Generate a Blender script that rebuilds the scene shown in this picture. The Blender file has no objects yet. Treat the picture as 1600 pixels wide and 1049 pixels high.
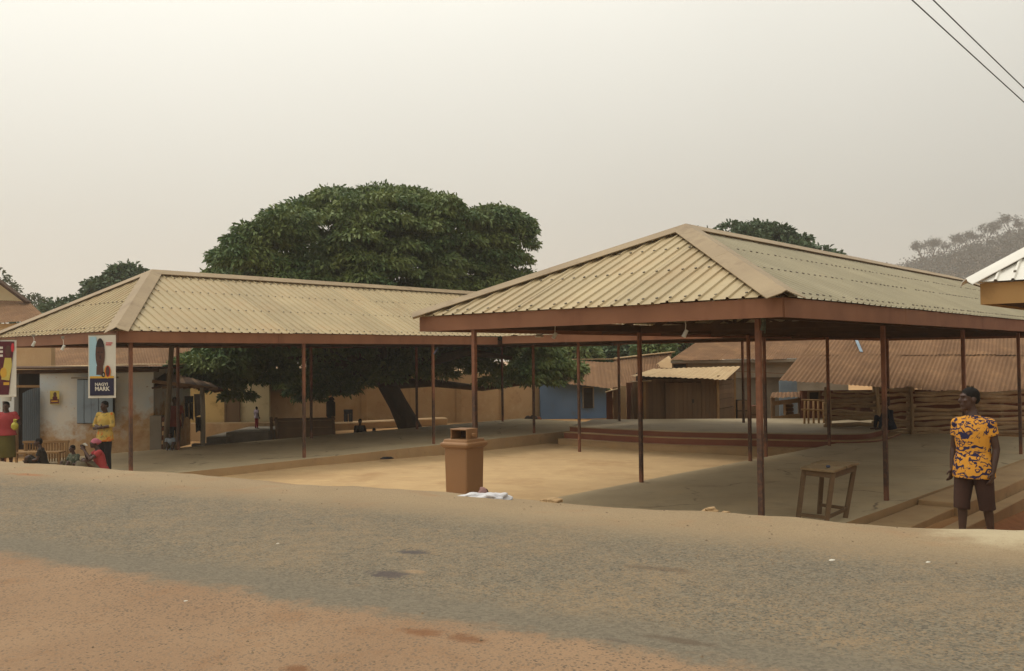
import bpy, bmesh, math, random
import numpy as np
from mathutils import Vector, Matrix, Euler, noise as mnoise
rng = random.Random(7); nrng = np.random.default_rng(11)
R = math.radians
sc = bpy.context.scene
col = sc.collection

# ------------------------------------------------------------------ camera
CAMZ = 2.55
FPX, PIT, ROL = 1461.3, 0.0248, 0.0113
cd = bpy.data.cameras.new('camera'); cam = bpy.data.objects.new('camera', cd); col.objects.link(cam)
cd.sensor_width = 36; cd.lens = 36 * FPX / 1600; cd.clip_start = 0.1; cd.clip_end = 5000
cam.matrix_world = Matrix.Translation((0, 0, CAMZ)) @ Matrix.Rotation(math.pi/2 + PIT, 4, 'X') @ Matrix.Rotation(-ROL, 4, 'Z')
sc.camera = cam

# ------------------------------------------------------------------ sky, sun, exposure
SUN_EL, SUN_AZ = R(62), R(-75)          # azimuth clockwise from +Y: the sun stands to the left of the street
sdir = Vector((math.sin(SUN_AZ)*math.cos(SUN_EL), math.cos(SUN_AZ)*math.cos(SUN_EL), math.sin(SUN_EL)))
w = bpy.data.worlds.new('World'); sc.world = w; w.use_nodes = True
nt = w.node_tree; N, L = nt.nodes, nt.links
bg = N['Background']; bg.inputs['Strength'].default_value = 0.108
sky = N.new('ShaderNodeTexSky'); sky.sky_type = 'NISHITA'; sky.sun_disc = False
sky.sun_elevation = SUN_EL; sky.sun_rotation = SUN_AZ; sky.dust_density = 6.0; sky.air_density = 1.2; sky.ozone_density = 1.0
hs = N.new('ShaderNodeHueSaturation'); hs.inputs['Saturation'].default_value = 0.25
L.new(sky.outputs[0], hs.inputs['Color'])
# the dust veil: thick towards the horizon, brighter towards the hidden sun
tc = N.new('ShaderNodeTexCoord'); sx = N.new('ShaderNodeSeparateXYZ'); L.new(tc.outputs['Generated'], sx.inputs[0])
rp = N.new('ShaderNodeValToRGB'); L.new(sx.outputs['Z'], rp.inputs[0])
cr = rp.color_ramp; cr.elements[0].position = 0.0; cr.elements[0].color = (4.9, 4.74, 4.2, 1)
cr.elements[1].position = 0.42; cr.elements[1].color = (9.0, 8.8, 7.9, 1)
e = cr.elements.new(0.15); e.color = (6.0, 5.85, 5.2, 1)
dt = N.new('ShaderNodeVectorMath'); dt.operation = 'DOT_PRODUCT'; L.new(tc.outputs['Generated'], dt.inputs[0])
dt.inputs[1].default_value = sdir
mr = N.new('ShaderNodeMapRange'); L.new(dt.outputs['Value'], mr.inputs[0])
mr.inputs[1].default_value = -0.5; mr.inputs[2].default_value = 1.0; mr.inputs[3].default_value = 0.56; mr.inputs[4].default_value = 1.60
nz = N.new('ShaderNodeTexNoise'); nz.inputs['Scale'].default_value = 1.7; nz.inputs['Detail'].default_value = 3; L.new(tc.outputs['Generated'], nz.inputs['Vector'])
mr2 = N.new('ShaderNodeMapRange'); L.new(nz.outputs[0], mr2.inputs[0]); mr2.inputs[3].default_value = 0.90; mr2.inputs[4].default_value = 1.09
mm = N.new('ShaderNodeMath'); mm.operation = 'MULTIPLY'; L.new(mr.outputs[0], mm.inputs[0]); L.new(mr2.outputs[0], mm.inputs[1])
vm = N.new('ShaderNodeVectorMath'); vm.operation = 'SCALE'; L.new(rp.outputs[0], vm.inputs[0]); L.new(mm.outputs[0], vm.inputs['Scale'])
mx = N.new('ShaderNodeMixRGB'); mx.inputs[0].default_value = 0.85; L.new(hs.outputs[0], mx.inputs[1]); L.new(vm.outputs[0], mx.inputs[2])
L.new(mx.outputs[0], bg.inputs[0])
sl = bpy.data.lights.new('sun', 'SUN'); sl.energy = 1.1; sl.angle = R(14); sl.color = (1.0, 0.95, 0.86)
sun = bpy.data.objects.new('sun', sl); col.objects.link(sun); sun.rotation_euler = (-sdir).to_track_quat('-Z', 'Y').to_euler()
sc.view_settings.view_transform = 'Standard'; sc.view_settings.look = 'None'; sc.view_settings.exposure = 0.0
sc.view_settings.gamma = 1.0; sc.view_settings.use_curve_mapping = False
sc.render.engine = 'CYCLES'; sc.cycles.use_denoising = True
sc.cycles.max_bounces = 6; sc.cycles.volume_bounces = 1; sc.cycles.transparent_max_bounces = 8

# the dusty air: one closed box of even, thin haze
HAZE_D = 0.0008
# ------------------------------------------------------------------ coordinates
def P(px, py, Z):
    """the point seen at photo pixel px, py at Z metres in front of the camera"""
    X, Y = (px-800)/FPX, (524.5-py)/FPX
    c, s = math.cos(ROL), math.sin(ROL)
    X, Y = c*X + s*Y, -s*X + c*Y
    cp, sp = math.cos(PIT), math.sin(PIT)
    y, z = cp - sp*Y, sp + cp*Y
    k = Z / y
    return Vector((X*k, Z, CAMZ + z*k))
NX, NY = 3.370, 12.798
YAW = 0.7154
DU = Vector((math.sin(YAW), math.cos(YAW), 0)); DV = Vector((-math.cos(YAW), math.sin(YAW), 0))
def S(u, v, z=0.0):
    """shed coordinates: u along the long sides, v across, from the near corner post"""
    return Vector((NX, NY, z)) + DU*u + DV*v
def uv_of(x, y):
    a = Vector((x-NX, y-NY, 0)); return a.dot(DU), a.dot(DV)

# ------------------------------------------------------------------ materials
def srgb(r, g, b):
    f = lambda c: (c/255/12.92) if c/255 <= .04045 else ((c/255+.055)/1.055)**2.4
    return (f(r), f(g), f(b))
class Nodes:
    def __init__(s, name):
        s.m = bpy.data.materials.new(name); s.m.use_nodes = True
        s.t = s.m.node_tree; s.n = s.t.nodes; s.l = s.t.links
        s.b = s.n['Principled BSDF']
        s.tc = s.n.new('ShaderNodeTexCoord'); s.geo = s.n.new('ShaderNodeNewGeometry')
    def new(s, k): return s.n.new('ShaderNode'+k)
    def noise(s, scale, detail=4, vec=None, stretch=None, rough=.55):
        x = s.new('TexNoise'); x.inputs['Scale'].default_value = scale; x.inputs['Detail'].default_value = detail
        x.inputs['Roughness'].default_value = rough
        v = vec or s.tc.outputs['Object']
        if stretch:
            mp = s.new('Mapping'); s.l.new(v, mp.inputs[0]); mp.inputs['Scale'].default_value = stretch; v = mp.outputs[0]
        s.l.new(v, x.inputs['Vector']); return x.outputs[0]
    def rng(s, v, a, b, c=0., d=1., smooth=False):
        x = s.new('MapRange'); s.l.new(v, x.inputs[0])
        if smooth: x.interpolation_type = 'SMOOTHSTEP'
        for i, q in enumerate((a, b, c, d)): x.inputs[i+1].default_value = q
        return x.outputs[0]
    def math(s, op, a, b=None):
        x = s.new('Math'); x.operation = op
        for i, q in enumerate((a, b)):
            if q is None: continue
            if isinstance(q, (int, float)): x.inputs[i].default_value = q
            else: s.l.new(q, x.inputs[i])
        return x.outputs[0]
    def mix(s, f, a, b):
        x = s.new('MixRGB')
        for i, q in enumerate((f, a, b)):
            if isinstance(q, (int, float)): x.inputs[i].default_value = q
            elif isinstance(q, tuple): x.inputs[i].default_value = (*q, 1)
            else: s.l.new(q, x.inputs[i])
        return x.outputs[0]
    def done(s, color, rough=.8, bump=None, dist=.01, strength=.5, metal=0., spec=.3):
        if isinstance(color, tuple): s.b.inputs['Base Color'].default_value = (*color, 1)
        else: s.l.new(color, s.b.inputs['Base Color'])
        if isinstance(rough, (int, float)): s.b.inputs['Roughness'].default_value = rough
        else: s.l.new(rough, s.b.inputs['Roughness'])
        s.b.inputs['Metallic'].default_value = metal; s.b.inputs['Specular IOR Level'].default_value = spec
        if bump is not None:
            x = s.new('Bump'); x.inputs['Strength'].default_value = strength; x.inputs['Distance'].default_value = dist
            s.l.new(bump, x.inputs['Height']); s.l.new(x.outputs[0], s.b.inputs['Normal'])
        return s.m
def M(name, base, var=None, scale=4., rough=.8, layers=(), bscale=60., bump=.3, bdist=.004, spec=.25, stretch=None, perobj=.0, metal=0.):
    """base colour with slow variation, fine grain and stains"""
    q = Nodes(name)
    var = var or tuple(c*.75 for c in base)
    c = q.mix(q.rng(q.noise(scale, 5, stretch=stretch), .3, .7), base, var)
    for (lc, ls, lo, hi, am, st) in layers:
        c = q.mix(q.math('MULTIPLY', q.rng(q.noise(ls, 6, stretch=st, rough=.65), lo, hi), am), c, lc)
    if perobj:
        oi = q.new('ObjectInfo'); hsv = q.new('HueSaturation'); q.l.new(c, hsv.inputs['Color'])
        q.l.new(q.rng(oi.outputs['Random'], 0, 1, 1-perobj, 1+perobj), hsv.inputs['Value']); c = hsv.outputs[0]
    return q.done(c, rough, q.noise(bscale, 4, stretch=stretch), bdist, bump, metal, spec)

# ------------------------------------------------------------------ objects
def tag(o, label=None, cat=None, group=None, kind=None):
    for k, v in (('label', label), ('category', cat), ('group', group), ('kind', kind)):
        if v: o[k] = v
    return o
def thing(name, label, cat, loc=(0, 0, 0), rz=0, group=None):
    o = bpy.data.objects.new(name, None); col.objects.link(o); o.location = loc; o.rotation_euler = (0, 0, rz)
    o.empty_display_size = .2
    return tag(o, label, cat, group)
def root_of(o):
    while o.parent: o = o.parent
    return o
class MB:
    def __init__(s): s.v = []; s.f = []
    def add(s, vs, fs):
        k = len(s.v); s.v += [tuple(v) for v in vs]; s.f += [tuple(i+k for i in f) for f in fs]; return s
    def box(s, c, d, rot=None):
        c = Vector(c); h = Vector(d)/2
        vs = [Vector((x*h.x, y*h.y, z*h.z)) for x in (-1, 1) for y in (-1, 1) for z in (-1, 1)]
        if rot is not None: vs = [rot @ q for q in vs]
        return s.add([c+q for q in vs], [(0, 1, 3, 2), (4, 6, 7, 5), (0, 4, 5, 1), (2, 3, 7, 6), (0, 2, 6, 4), (1, 5, 7, 3)])
    def bar(s, a, b, wd, ht, up=Vector((0, 0, 1)), top=False):
        """box from a to b; wd across, ht along up (centred, or hanging below the line when top)"""
        a, b = Vector(a), Vector(b); d = (b-a).normalized(); sd = d.cross(Vector(up)).normalized(); up = sd.cross(d)
        o = -up*ht/2 if top else Vector()
        vs = [p + sd*x*wd/2 + up*z*ht/2 + o for p in (a, b) for x in (-1, 1) for z in (-1, 1)]
        return s.add(vs, [(0, 1, 3, 2), (4, 6, 7, 5), (0, 4, 5, 1), (2, 3, 7, 6), (0, 2, 6, 4), (1, 5, 7, 3)])
    def prism(s, poly, z0, z1):
        n = len(poly)
        vs = [(p[0], p[1], z0) for p in poly] + [(p[0], p[1], z1) for p in poly]
        return s.add(vs, [tuple(range(n-1, -1, -1)), tuple(range(n, 2*n))] + [(i, (i+1) % n, n+(i+1) % n, n+i) for i in range(n)])
    def wall(s, a, b, z0, z1, th):
        """wall whose visible face runs a->b (left to right seen from the road); thickness goes away from the viewer"""
        a, b = Vector((a[0], a[1])), Vector((b[0], b[1])); d = (b-a).normalized(); n = Vector((-d.y, d.x))*th
        return s.prism([a, b, b+n, a+n], z0, z1)
    def tube(s, pts, rad, n=8, cap=True, jit=0.):
        pts = [Vector(p) for p in pts]
        if isinstance(rad, (int, float)): rad = [rad]*len(pts)
        k = len(s.v); u = None
        for i, p in enumerate(pts):
            d = (pts[min(i+1, len(pts)-1)]-pts[max(i-1, 0)]).normalized()
            if u is None: u = d.orthogonal().normalized()
            u = (u - d*u.dot(d)).normalized(); v = d.cross(u)
            for j in range(n):
                a = 2*math.pi*j/n; r = rad[i]*(1+jit*rng.uniform(-1, 1))
                s.v.append(tuple(p + u*math.cos(a)*r + v*math.sin(a)*r))
        for i in range(len(pts)-1):
            for j in range(n):
                s.f.append((k+i*n+j, k+i*n+(j+1) % n, k+(i+1)*n+(j+1) % n, k+(i+1)*n+j))
        if cap:
            s.f.append(tuple(k+j for j in range(n-1, -1, -1))); e = k+(len(pts)-1)*n
            s.f.append(tuple(e+j for j in range(n)))
        return s
    def ell(s, c, r, rot=None, n=12, m=8):
        c = Vector(c); vs = []; fs = []
        for i in range(m+1):
            t = math.pi*i/m
            for j in range(n):
                a = 2*math.pi*j/n
                q = Vector((r[0]*math.sin(t)*math.cos(a), r[1]*math.sin(t)*math.sin(a), r[2]*math.cos(t)))
                if rot is not None: q = rot @ q
                vs.append(c+q)
        for i in range(m):
            for j in range(n): fs.append((i*n+j, (i+1)*n+j, (i+1)*n+(j+1) % n, i*n+(j+1) % n))
        return s.add(vs, fs)
    def loft(s, rings, n=16, cap=True):
        """rings: (centre, xaxis vector, yaxis vector)"""
        vs = []
        for c, ax, ay in rings:
            for j in range(n):
                a = 2*math.pi*j/n; vs.append(Vector(c)+Vector(ax)*math.cos(a)+Vector(ay)*math.sin(a))
        fs = [(i*n+j, i*n+(j+1) % n, (i+1)*n+(j+1) % n, (i+1)*n+j) for i in range(len(rings)-1) for j in range(n)]
        if cap: fs += [tuple(range(n-1, -1, -1)), tuple((len(rings)-1)*n+j for j in range(n))]
        return s.add(vs, fs)
    def mesh(s, name, off=(0, 0, 0)):
        me = bpy.data.meshes.new(name); o = Vector(off)
        me.from_pydata([tuple(Vector(v)-o) for v in s.v], [], s.f); me.update(); return me
    def build(s, name, mat, parent=None, label=None, smooth=False, world=True, bevel=0., kind=None, weld=True):
        """one object; vertices are in world space unless world is False (then in the parent's own space)"""
        off = root_of(parent).location if (parent is not None and world) else (0, 0, 0)
        me = s.mesh(name, off)
        bm = bmesh.new(); bm.from_mesh(me)
        if weld: bmesh.ops.remove_doubles(bm, verts=bm.verts, dist=1e-5)
        bmesh.ops.recalc_face_normals(bm, faces=bm.faces)
        if bevel: bmesh.ops.bevel(bm, geom=[e for e in bm.edges if e.is_manifold and e.calc_face_angle(0) > .5], offset=bevel, segments=1, affect='EDGES')
        bm.to_mesh(me); bm.free()
        if smooth:
            for p in me.polygons: p.use_smooth = True
        me.materials.append(mat)
        o = bpy.data.objects.new(name, me); col.objects.link(o)
        if parent is not None: o.parent = parent
        if label: o['label'] = label
        if kind: o['kind'] = kind
        return o
def single(mb, name, mat, label, cat, group=None, **k):
    """a thing that is one mesh, its origin at the middle of its base"""
    a = np.array(mb.v); c = Vector(((a[:, 0].min()+a[:, 0].max())/2, (a[:, 1].min()+a[:, 1].max())/2, a[:, 2].min()))
    mb.v = [tuple(Vector(v)-c) for v in mb.v]
    o = mb.build(name, mat, **k); o.location = c
    return tag(o, label, cat, group)
def jitter_mesh(o, amp, scale=3.):
    for v in o.data.vertices:
        q = Vector(v.co)*scale; v.co += mnoise.noise_vector(q)*amp
# ------------------------------------------------------------------ shared materials
LIGHT_DUST = srgb(186, 158, 118)
m_sheet = M('dusty_sheet', srgb(176, 158, 122), srgb(162, 144, 110), .9, .55,
            [(srgb(172, 146, 108), 1.3, .48, .72, .65, (1, 1, .3)), (srgb(118, 98, 72), 2.2, .58, .78, .45, (1, 1, .2)), (srgb(150, 146, 120), 7, .55, .8, .3, None)], bscale=120, bump=.15, bdist=.002, perobj=.07, spec=.35)
m_sheet_b = M('greyer_sheet', srgb(164, 154, 128), srgb(150, 141, 116), .9, .55,  # greyer version of the roof sheet colour, for the near shed's long slopes
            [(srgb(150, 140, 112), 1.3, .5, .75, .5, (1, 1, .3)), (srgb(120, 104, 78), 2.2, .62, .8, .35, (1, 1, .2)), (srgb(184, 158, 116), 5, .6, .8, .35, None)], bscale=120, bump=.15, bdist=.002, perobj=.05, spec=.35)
m_cap = M('ridge_cap_sheet', srgb(158, 138, 108), srgb(144, 124, 97), 1.2, .6,
          [(srgb(104, 82, 60), 2.5, .53, .75, .6, None), (srgb(178, 150, 112), 4, .6, .8, .4, None)], bscale=90, bump=.2, bdist=.003, perobj=.05)
m_fascia = M('red_oxide_board', srgb(134, 92, 66), srgb(120, 80, 57), 1.6, .65,
             [(srgb(104, 62, 44), 2.2, .55, .75, .6, (1, 1, .25)), (srgb(150, 96, 62), 6, .62, .8, .4, None)], bscale=50, bump=.2, perobj=.04)
m_beam = M('dark_timber', srgb(84, 60, 42), srgb(64, 46, 32), 2.5, .85, [(srgb(110, 82, 56), 6, .6, .8, .4, None)], bscale=40, bump=.4)
def post_material():
    q = Nodes('worn_post_paint'); z = q.new('SeparateXYZ'); q.l.new(q.geo.outputs['Position'], z.inputs[0])
    oi = q.new('ObjectInfo')
    n1 = q.noise(2.6, 5, stretch=(1, 1, .7)); base = q.mix(q.rng(q.noise(9, 4), .35, .7), srgb(130, 86, 62), srgb(110, 72, 54))
    zz = q.math('ADD', z.outputs['Z'], q.math('MULTIPLY', q.math('SUBTRACT', n1, .5), .5))
    zz = q.math('ADD', zz, q.math('MULTIPLY', q.math('SUBTRACT', oi.outputs['Random'], .5), .9))
    worn = q.math('MULTIPLY', q.rng(zz, 1.85, 1.45, 0, 1, True), q.rng(z.outputs['Z'], .12, .32, 0, 1, True))
    c = q.mix(q.math('MULTIPLY', worn, .88), base, q.mix(q.rng(q.noise(14, 4), .45, .65), srgb(62, 50, 44), srgb(92, 66, 50)))
    c = q.mix(q.rng(q.noise(30, 5), .62, .75, 0, .5), c, srgb(146, 110, 84))
    return q.done(c, .6, q.noise(70, 4), .002, .3)
m_post = post_material()
m_slab = M('trodden_concrete', srgb(180, 162, 130), srgb(164, 146, 116), .6, .85,
           [(srgb(188, 164, 126), .8, .5, .72, .6, None), (srgb(136, 120, 96), 1.7, .54, .76, .55, None), (srgb(120, 106, 86), 14, .62, .7, .5, None), (srgb(192, 170, 132), 9, .6, .8, .3, None)], bscale=45, bump=.35)
def add_cracks(m, scale, col, amt):
    q = Nodes.__new__(Nodes); q.m = m; q.t = m.node_tree; q.n = q.t.nodes; q.l = q.t.links; q.b = q.n['Principled BSDF']; q.tc = q.new('TexCoord')
    nzv = q.new('TexNoise'); nzv.inputs['Scale'].default_value = 1.6; nzv.inputs['Detail'].default_value = 5; q.l.new(q.tc.outputs['Object'], nzv.inputs['Vector'])
    sc_ = q.new('VectorMath'); sc_.operation = 'SCALE'; sc_.inputs['Scale'].default_value = .7; q.l.new(nzv.outputs['Color'], sc_.inputs[0])
    ad = q.new('VectorMath'); q.l.new(q.tc.outputs['Object'], ad.inputs[0]); q.l.new(sc_.outputs[0], ad.inputs[1])
    v = q.new('TexVoronoi'); v.feature = 'DISTANCE_TO_EDGE'; v.inputs['Scale'].default_value = scale; q.l.new(ad.outputs[0], v.inputs['Vector'])
    line = q.math('MULTIPLY', q.rng(v.outputs['Distance'], .012, .003), q.rng(q.noise(.9, 3), .46, .6))
    src = q.b.inputs['Base Color'].links[0].from_socket
    q.l.new(q.mix(q.math('MULTIPLY', line, amt), src, col), q.b.inputs['Base Color'])
add_cracks(m_slab, .32, srgb(92, 80, 64), .75)
m_edge = M('stained_concrete_edge', srgb(174, 146, 108), srgb(156, 128, 94), 1.4, .9,
           [(srgb(168, 134, 92), 3, .5, .7, .6, None), (srgb(92, 76, 56), 4, .58, .76, .5, None)], bscale=40, bump=.5, bdist=.008)
m_red = M('red_step_paint', srgb(130, 80, 60), srgb(114, 68, 52), 1.1, .7,
          [(srgb(130, 92, 66), 1.8, .58, .75, .6, (1, 1, 2.5)), (srgb(84, 48, 38), 4, .6, .8, .4, None)], bscale=40, bump=.3)
m_stage = M('stage_screed', srgb(164, 148, 120), srgb(148, 132, 106), .7, .75, [(srgb(120, 108, 92), 1.5, .55, .8, .5, None)], bscale=45, bump=.25)

# ------------------------------------------------------------------ ground and road (one relief, cut into sheets)
ND = Vector((0.492, 0.8706, 0)); RD = Vector((0.8706, -0.492, 0))
def lerp_table(t, x):
    if x <= t[0][0]: return t[0][1]
    for (a, b), (c, d) in zip(t, t[1:]):
        if x <= c:
            k = (x-a)/(c-a); k = k*k*(3-2*k) if abs(d-b) > .05 else k
            return b+(d-b)*k
    return t[-1][1]
GT = [(0, .95), (6.5, .965), (8.6, .955), (9.2, .95), (9.7, .88), (11.0, .52), (12.3, .34), (14.3, -.04), (15.4, -.21), (24, -.42), (36, -.46), (60, -.5), (400, -.6)]
def ground_z(x, y):
    d = x*ND.x + y*ND.y; r = x*RD.x + y*RD.y
    z = lerp_table(GT, d)
    u, v = uv_of(x, y)
    if d > 13:                                                   # bare earth lies lower on the far side of the concrete ledges
        k = min(1, max(0, (-1.2-v)/.4))*min(1, max(0, (d-13)/2)); z -= .24*k
    z += .075*math.exp(-((x-4.75)/.9)**2-((y-8.3)/.75)**2)        # heap of pale sand on the shoulder
    if d > 8.4: z += .035*mnoise.noise(Vector((x*.55, y*.55, 1.3)))*min(1, (d-8.4))*(1 if d < 14 else .5)
    z += .012*mnoise.noise(Vector((x*.9, y*.9, 4.)))
    if d > 9 and d < 15: z += .02*mnoise.noise(Vector((x*2.1, y*2.1, 7.)))
    return z
def relief(name, rs, ds, mat, label=None):
    vs = []; fs = []
    for d in ds:
        for r in rs:
            p = ND*d+RD*r; vs.append((p.x, p.y, ground_z(p.x, p.y)))
    n = len(rs)
    for i in range(len(ds)-1):
        for j in range(n-1): fs.append((i*n+j, i*n+j+1, (i+1)*n+j+1, (i+1)*n+j))
    mb = MB(); mb.v = vs; mb.f = fs
    o = mb.build(name, mat, smooth=True, weld=False); o['kind'] = 'structure'; return o
def spread(a, b, step, out):
    x = list(np.arange(a, b+1e-6, step)); s = step
    lo, hi = [], []
    q = x[-1]
    while q < out: s *= 1.35; q += s; hi.append(q)
    s = step; q = x[0]
    while q > -out: s *= 1.35; q -= s; lo.append(q)
    return lo[::-1]+x+hi
def ground_material():
    q = Nodes('roadside_earth_and_chippings'); pos = q.geo.outputs['Position']
    dp = q.new('VectorMath'); dp.operation = 'DOT_PRODUCT'; q.l.new(pos, dp.inputs[0]); dp.inputs[1].default_value = ND
    d = dp.outputs['Value']
    wob = q.math('SUBTRACT', q.noise(.55, 6, pos), .5); wob2 = q.math('SUBTRACT', q.noise(3.2, 6, pos, rough=.7), .5); wob3 = q.math('SUBTRACT', q.noise(7.5, 5, pos, rough=.7), .5)
    dd = q.math('ADD', d, q.math('ADD', q.math('MULTIPLY', wob, .55), q.math('MULTIPLY', wob2, .35)))
    fine = q.noise(64, 5, pos, rough=.7); grit = q.noise(95, 3, pos, rough=.7); mid = q.noise(7, 6, pos, rough=.7); big = q.noise(.8, 5, pos)
    lo = q.rng(q.math('ADD', dd, q.math('MULTIPLY', q.math('SUBTRACT', mid, .5), .5)), 4.60, 4.88, 0, 1, True); hi = q.rng(q.math('ADD', dd, q.math('MULTIPLY', q.math('SUBTRACT', fine, .5), 1.1)), 8.75, 7.35, 0, 1, True)
    asp = q.math('MULTIPLY', lo, hi)
    vor = q.new('TexVoronoi'); vor.inputs['Scale'].default_value = 56; q.l.new(pos, vor.inputs['Vector']); cell = vor.outputs['Color']
    cs = q.new('SeparateColor'); q.l.new(cell, cs.inputs[0])
    # asphalt: grey chippings with dust packed between them
    grey = q.mix(q.rng(cs.outputs[0], 0, 1), srgb(86, 80, 70), srgb(128, 119, 102))
    band = q.math('MULTIPLY', q.rng(dd, 5.5, 5.05, 0, 1, True), lo)        # smooth worn strip along the edge
    dustm = q.rng(q.math('ADD', q.math('MULTIPLY', fine, .62), q.math('ADD', q.math('MULTIPLY', mid, .20), q.math('MULTIPLY', big, .18))), .49, .57)
    dustm = q.math('MULTIPLY', dustm, q.math('SUBTRACT', 1., q.math('MULTIPLY', band, .92)))
    grey = q.mix(q.math('MULTIPLY', q.math('MULTIPLY', q.rng(dd, 5.5, 5.05, 0, 1, True), lo), .45), grey, srgb(116, 107, 92)); asphalt = q.mix(q.math('MULTIPLY', dustm, .85), grey, q.mix(big, srgb(154, 128, 96), srgb(138, 118, 92)))
    # orange dirt with scattered dark chips
    dirt = q.mix(q.rng(big, .35, .65), srgb(144, 119, 94), srgb(132, 107, 84))
    dirt = q.mix(q.rng(q.noise(2.3, 6, pos, rough=.65), .55, .72, 0, .5), dirt, srgb(122, 88, 60))
    dirt = q.mix(q.rng(grit, .4, .7, 0, .5), dirt, srgb(164, 130, 98))
    chip = q.math('MULTIPLY', q.rng(q.math('ADD', cs.outputs[1], q.rng(dd, 2.6, 4.9, -.04, .36)), .78, .82), q.rng(mid, .30, .5))
    chip = q.math('MULTIPLY', chip, q.rng(vor.outputs['Distance'], .55, .4))
    dirt = q.mix(q.math('MULTIPLY', chip, .85), dirt, q.mix(cs.outputs[2], srgb(78, 70, 62), srgb(126, 108, 90)))
    # far shoulder: pale dust
    shoulder = q.mix(q.rng(big, .3, .7), srgb(156, 136, 107), srgb(144, 124, 97))
    shoulder = q.mix(q.rng(fine, .47, .62, 0, .7), shoulder, srgb(124, 106, 84)); shoulder = q.mix(q.rng(grit, .56, .66, 0, .6), shoulder, srgb(178, 158, 126))
    shoulder = q.mix(q.rng(q.noise(1.4, 5, pos), .58, .75, 0, .5), shoulder, srgb(150, 114, 82))
    far = q.rng(dd, 6.2, 7.0)
    earth = q.mix(far, dirt, shoulder)
    sand = q.mix(q.rng(q.noise(.5, 5, pos), .35, .65), srgb(176, 140, 96), srgb(160, 120, 78))
    red_v = q.new('VectorMath'); red_v.operation = 'DOT_PRODUCT'; q.l.new(pos, red_v.inputs[0]); red_v.inputs[1].default_value = DV
    vv = q.math('SUBTRACT', red_v.outputs['Value'], Vector((NX, NY, 0)).dot(DV))
    sand = q.mix(q.rng(vv, -.9, -1.5), sand, q.mix(q.rng(mid, .3, .7), srgb(150, 100, 64), srgb(128, 82, 52)))
    earth = q.mix(q.rng(dd, 12.5, 14.0), earth, sand)
    # the pale heap
    sub = q.new('VectorMath'); sub.operation = 'DISTANCE'; q.l.new(pos, sub.inputs[0]); sub.inputs[1].default_value = (4.75, 8.3, .98)
    earth = q.mix(q.math('MULTIPLY', q.rng(q.math('ADD', sub.outputs['Value'], q.math('MULTIPLY', wob2, 1.2)), 1.25, .55, 0, 1, True), .75), earth, srgb(186, 172, 142))
    c = q.mix(asp, earth, asphalt)
    # oil and tar stains on the carriageway, damp patches in the dirt
    for (px, py, Zz, rx, ry, sc_, am) in STAINS:
        cpt = P(px, py, Zz); v1 = q.new('VectorMath'); v1.operation = 'SUBTRACT'; q.l.new(pos, v1.inputs[0]); v1.inputs[1].default_value = cpt
        a = q.new('VectorMath'); a.operation = 'DOT_PRODUCT'; q.l.new(v1.outputs[0], a.inputs[0]); a.inputs[1].default_value = RD/rx
        b = q.new('VectorMath'); b.operation = 'DOT_PRODUCT'; q.l.new(v1.outputs[0], b.inputs[0]); b.inputs[1].default_value = ND/ry
        rr = q.math('SQRT', q.math('ADD', q.math('POWER', q.math('ABSOLUTE', a.outputs['Value']), 2), q.math('POWER', q.math('ABSOLUTE', b.outputs['Value']), 2)))
        rr = q.math('ADD', rr, q.math('ADD', q.math('MULTIPLY', wob3, 2.6), q.math('MULTIPLY', q.math('SUBTRACT', grit, .5), 1.2)))
        c = q.mix(q.math('MULTIPLY', q.rng(rr, 1.25, .3, 0, 1, True), am), c, sc_)
    h = q.math('ADD', q.math('MULTIPLY', fine, .6), q.math('ADD', q.math('MULTIPLY', grit, .4), q.math('MULTIPLY', vor.outputs['Distance'], .5)))
    return q.done(c, .95, h, .012, .55, spec=.15)
def Zd(px, py, z=.96):
    """depth at which the sight line through the pixel meets the level z"""
    a = P(px, py, 1.0); return (z-CAMZ)/(a.z-CAMZ)
STAINS = [(648, 864, Zd(648, 864), .16, .09, srgb(72, 68, 70), .8), (605, 899, Zd(605, 899), .19, .11, srgb(78, 70, 70), .8),
          (650, 895, Zd(650, 895), .12, .05, srgb(170, 140, 106), .45), (662, 988, Zd(662, 988), .15, .09, srgb(118, 78, 50), .7),
          (732, 997, Zd(732, 997), .14, .08, srgb(112, 74, 48), .7), (1035, 890, Zd(1035, 890), .3, .1, srgb(96, 78, 62), .5),
          (1065, 1003, Zd(1065, 1003), .2, .06, srgb(94, 80, 66), .7), (960, 1003, Zd(960, 1003), .1, .04, srgb(94, 84, 74), .7),
          (465, 1045, Zd(465, 1045), .1, .06, srgb(110, 72, 46), .7), (45, 741, Zd(45, 741), .5, .12, srgb(150, 96, 60), .6)]
m_ground = ground_material()
near_ds = list(np.arange(-6, 4.2, .5))
rs = spread(-22, 22, .25, 700)
ds_far = list(np.arange(9.6, 17.01, .2))
x = 17.0; s = .3
while x < 800: s *= 1.25; x += s; ds_far.append(x)
back = []; x = -6; s = .6
while x > -200: s *= 1.4; x -= s; back.append(x)
relief('ground', rs, back[::-1]+near_ds+[4.2], m_ground)
relief('road', rs, [4.2]+list(np.arange(4.6, 9.61, .25))+[9.6] if False else list(np.linspace(4.2, 9.6, 28)), m_ground)
g2 = relief('ground', rs, ds_far, m_ground)

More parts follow.
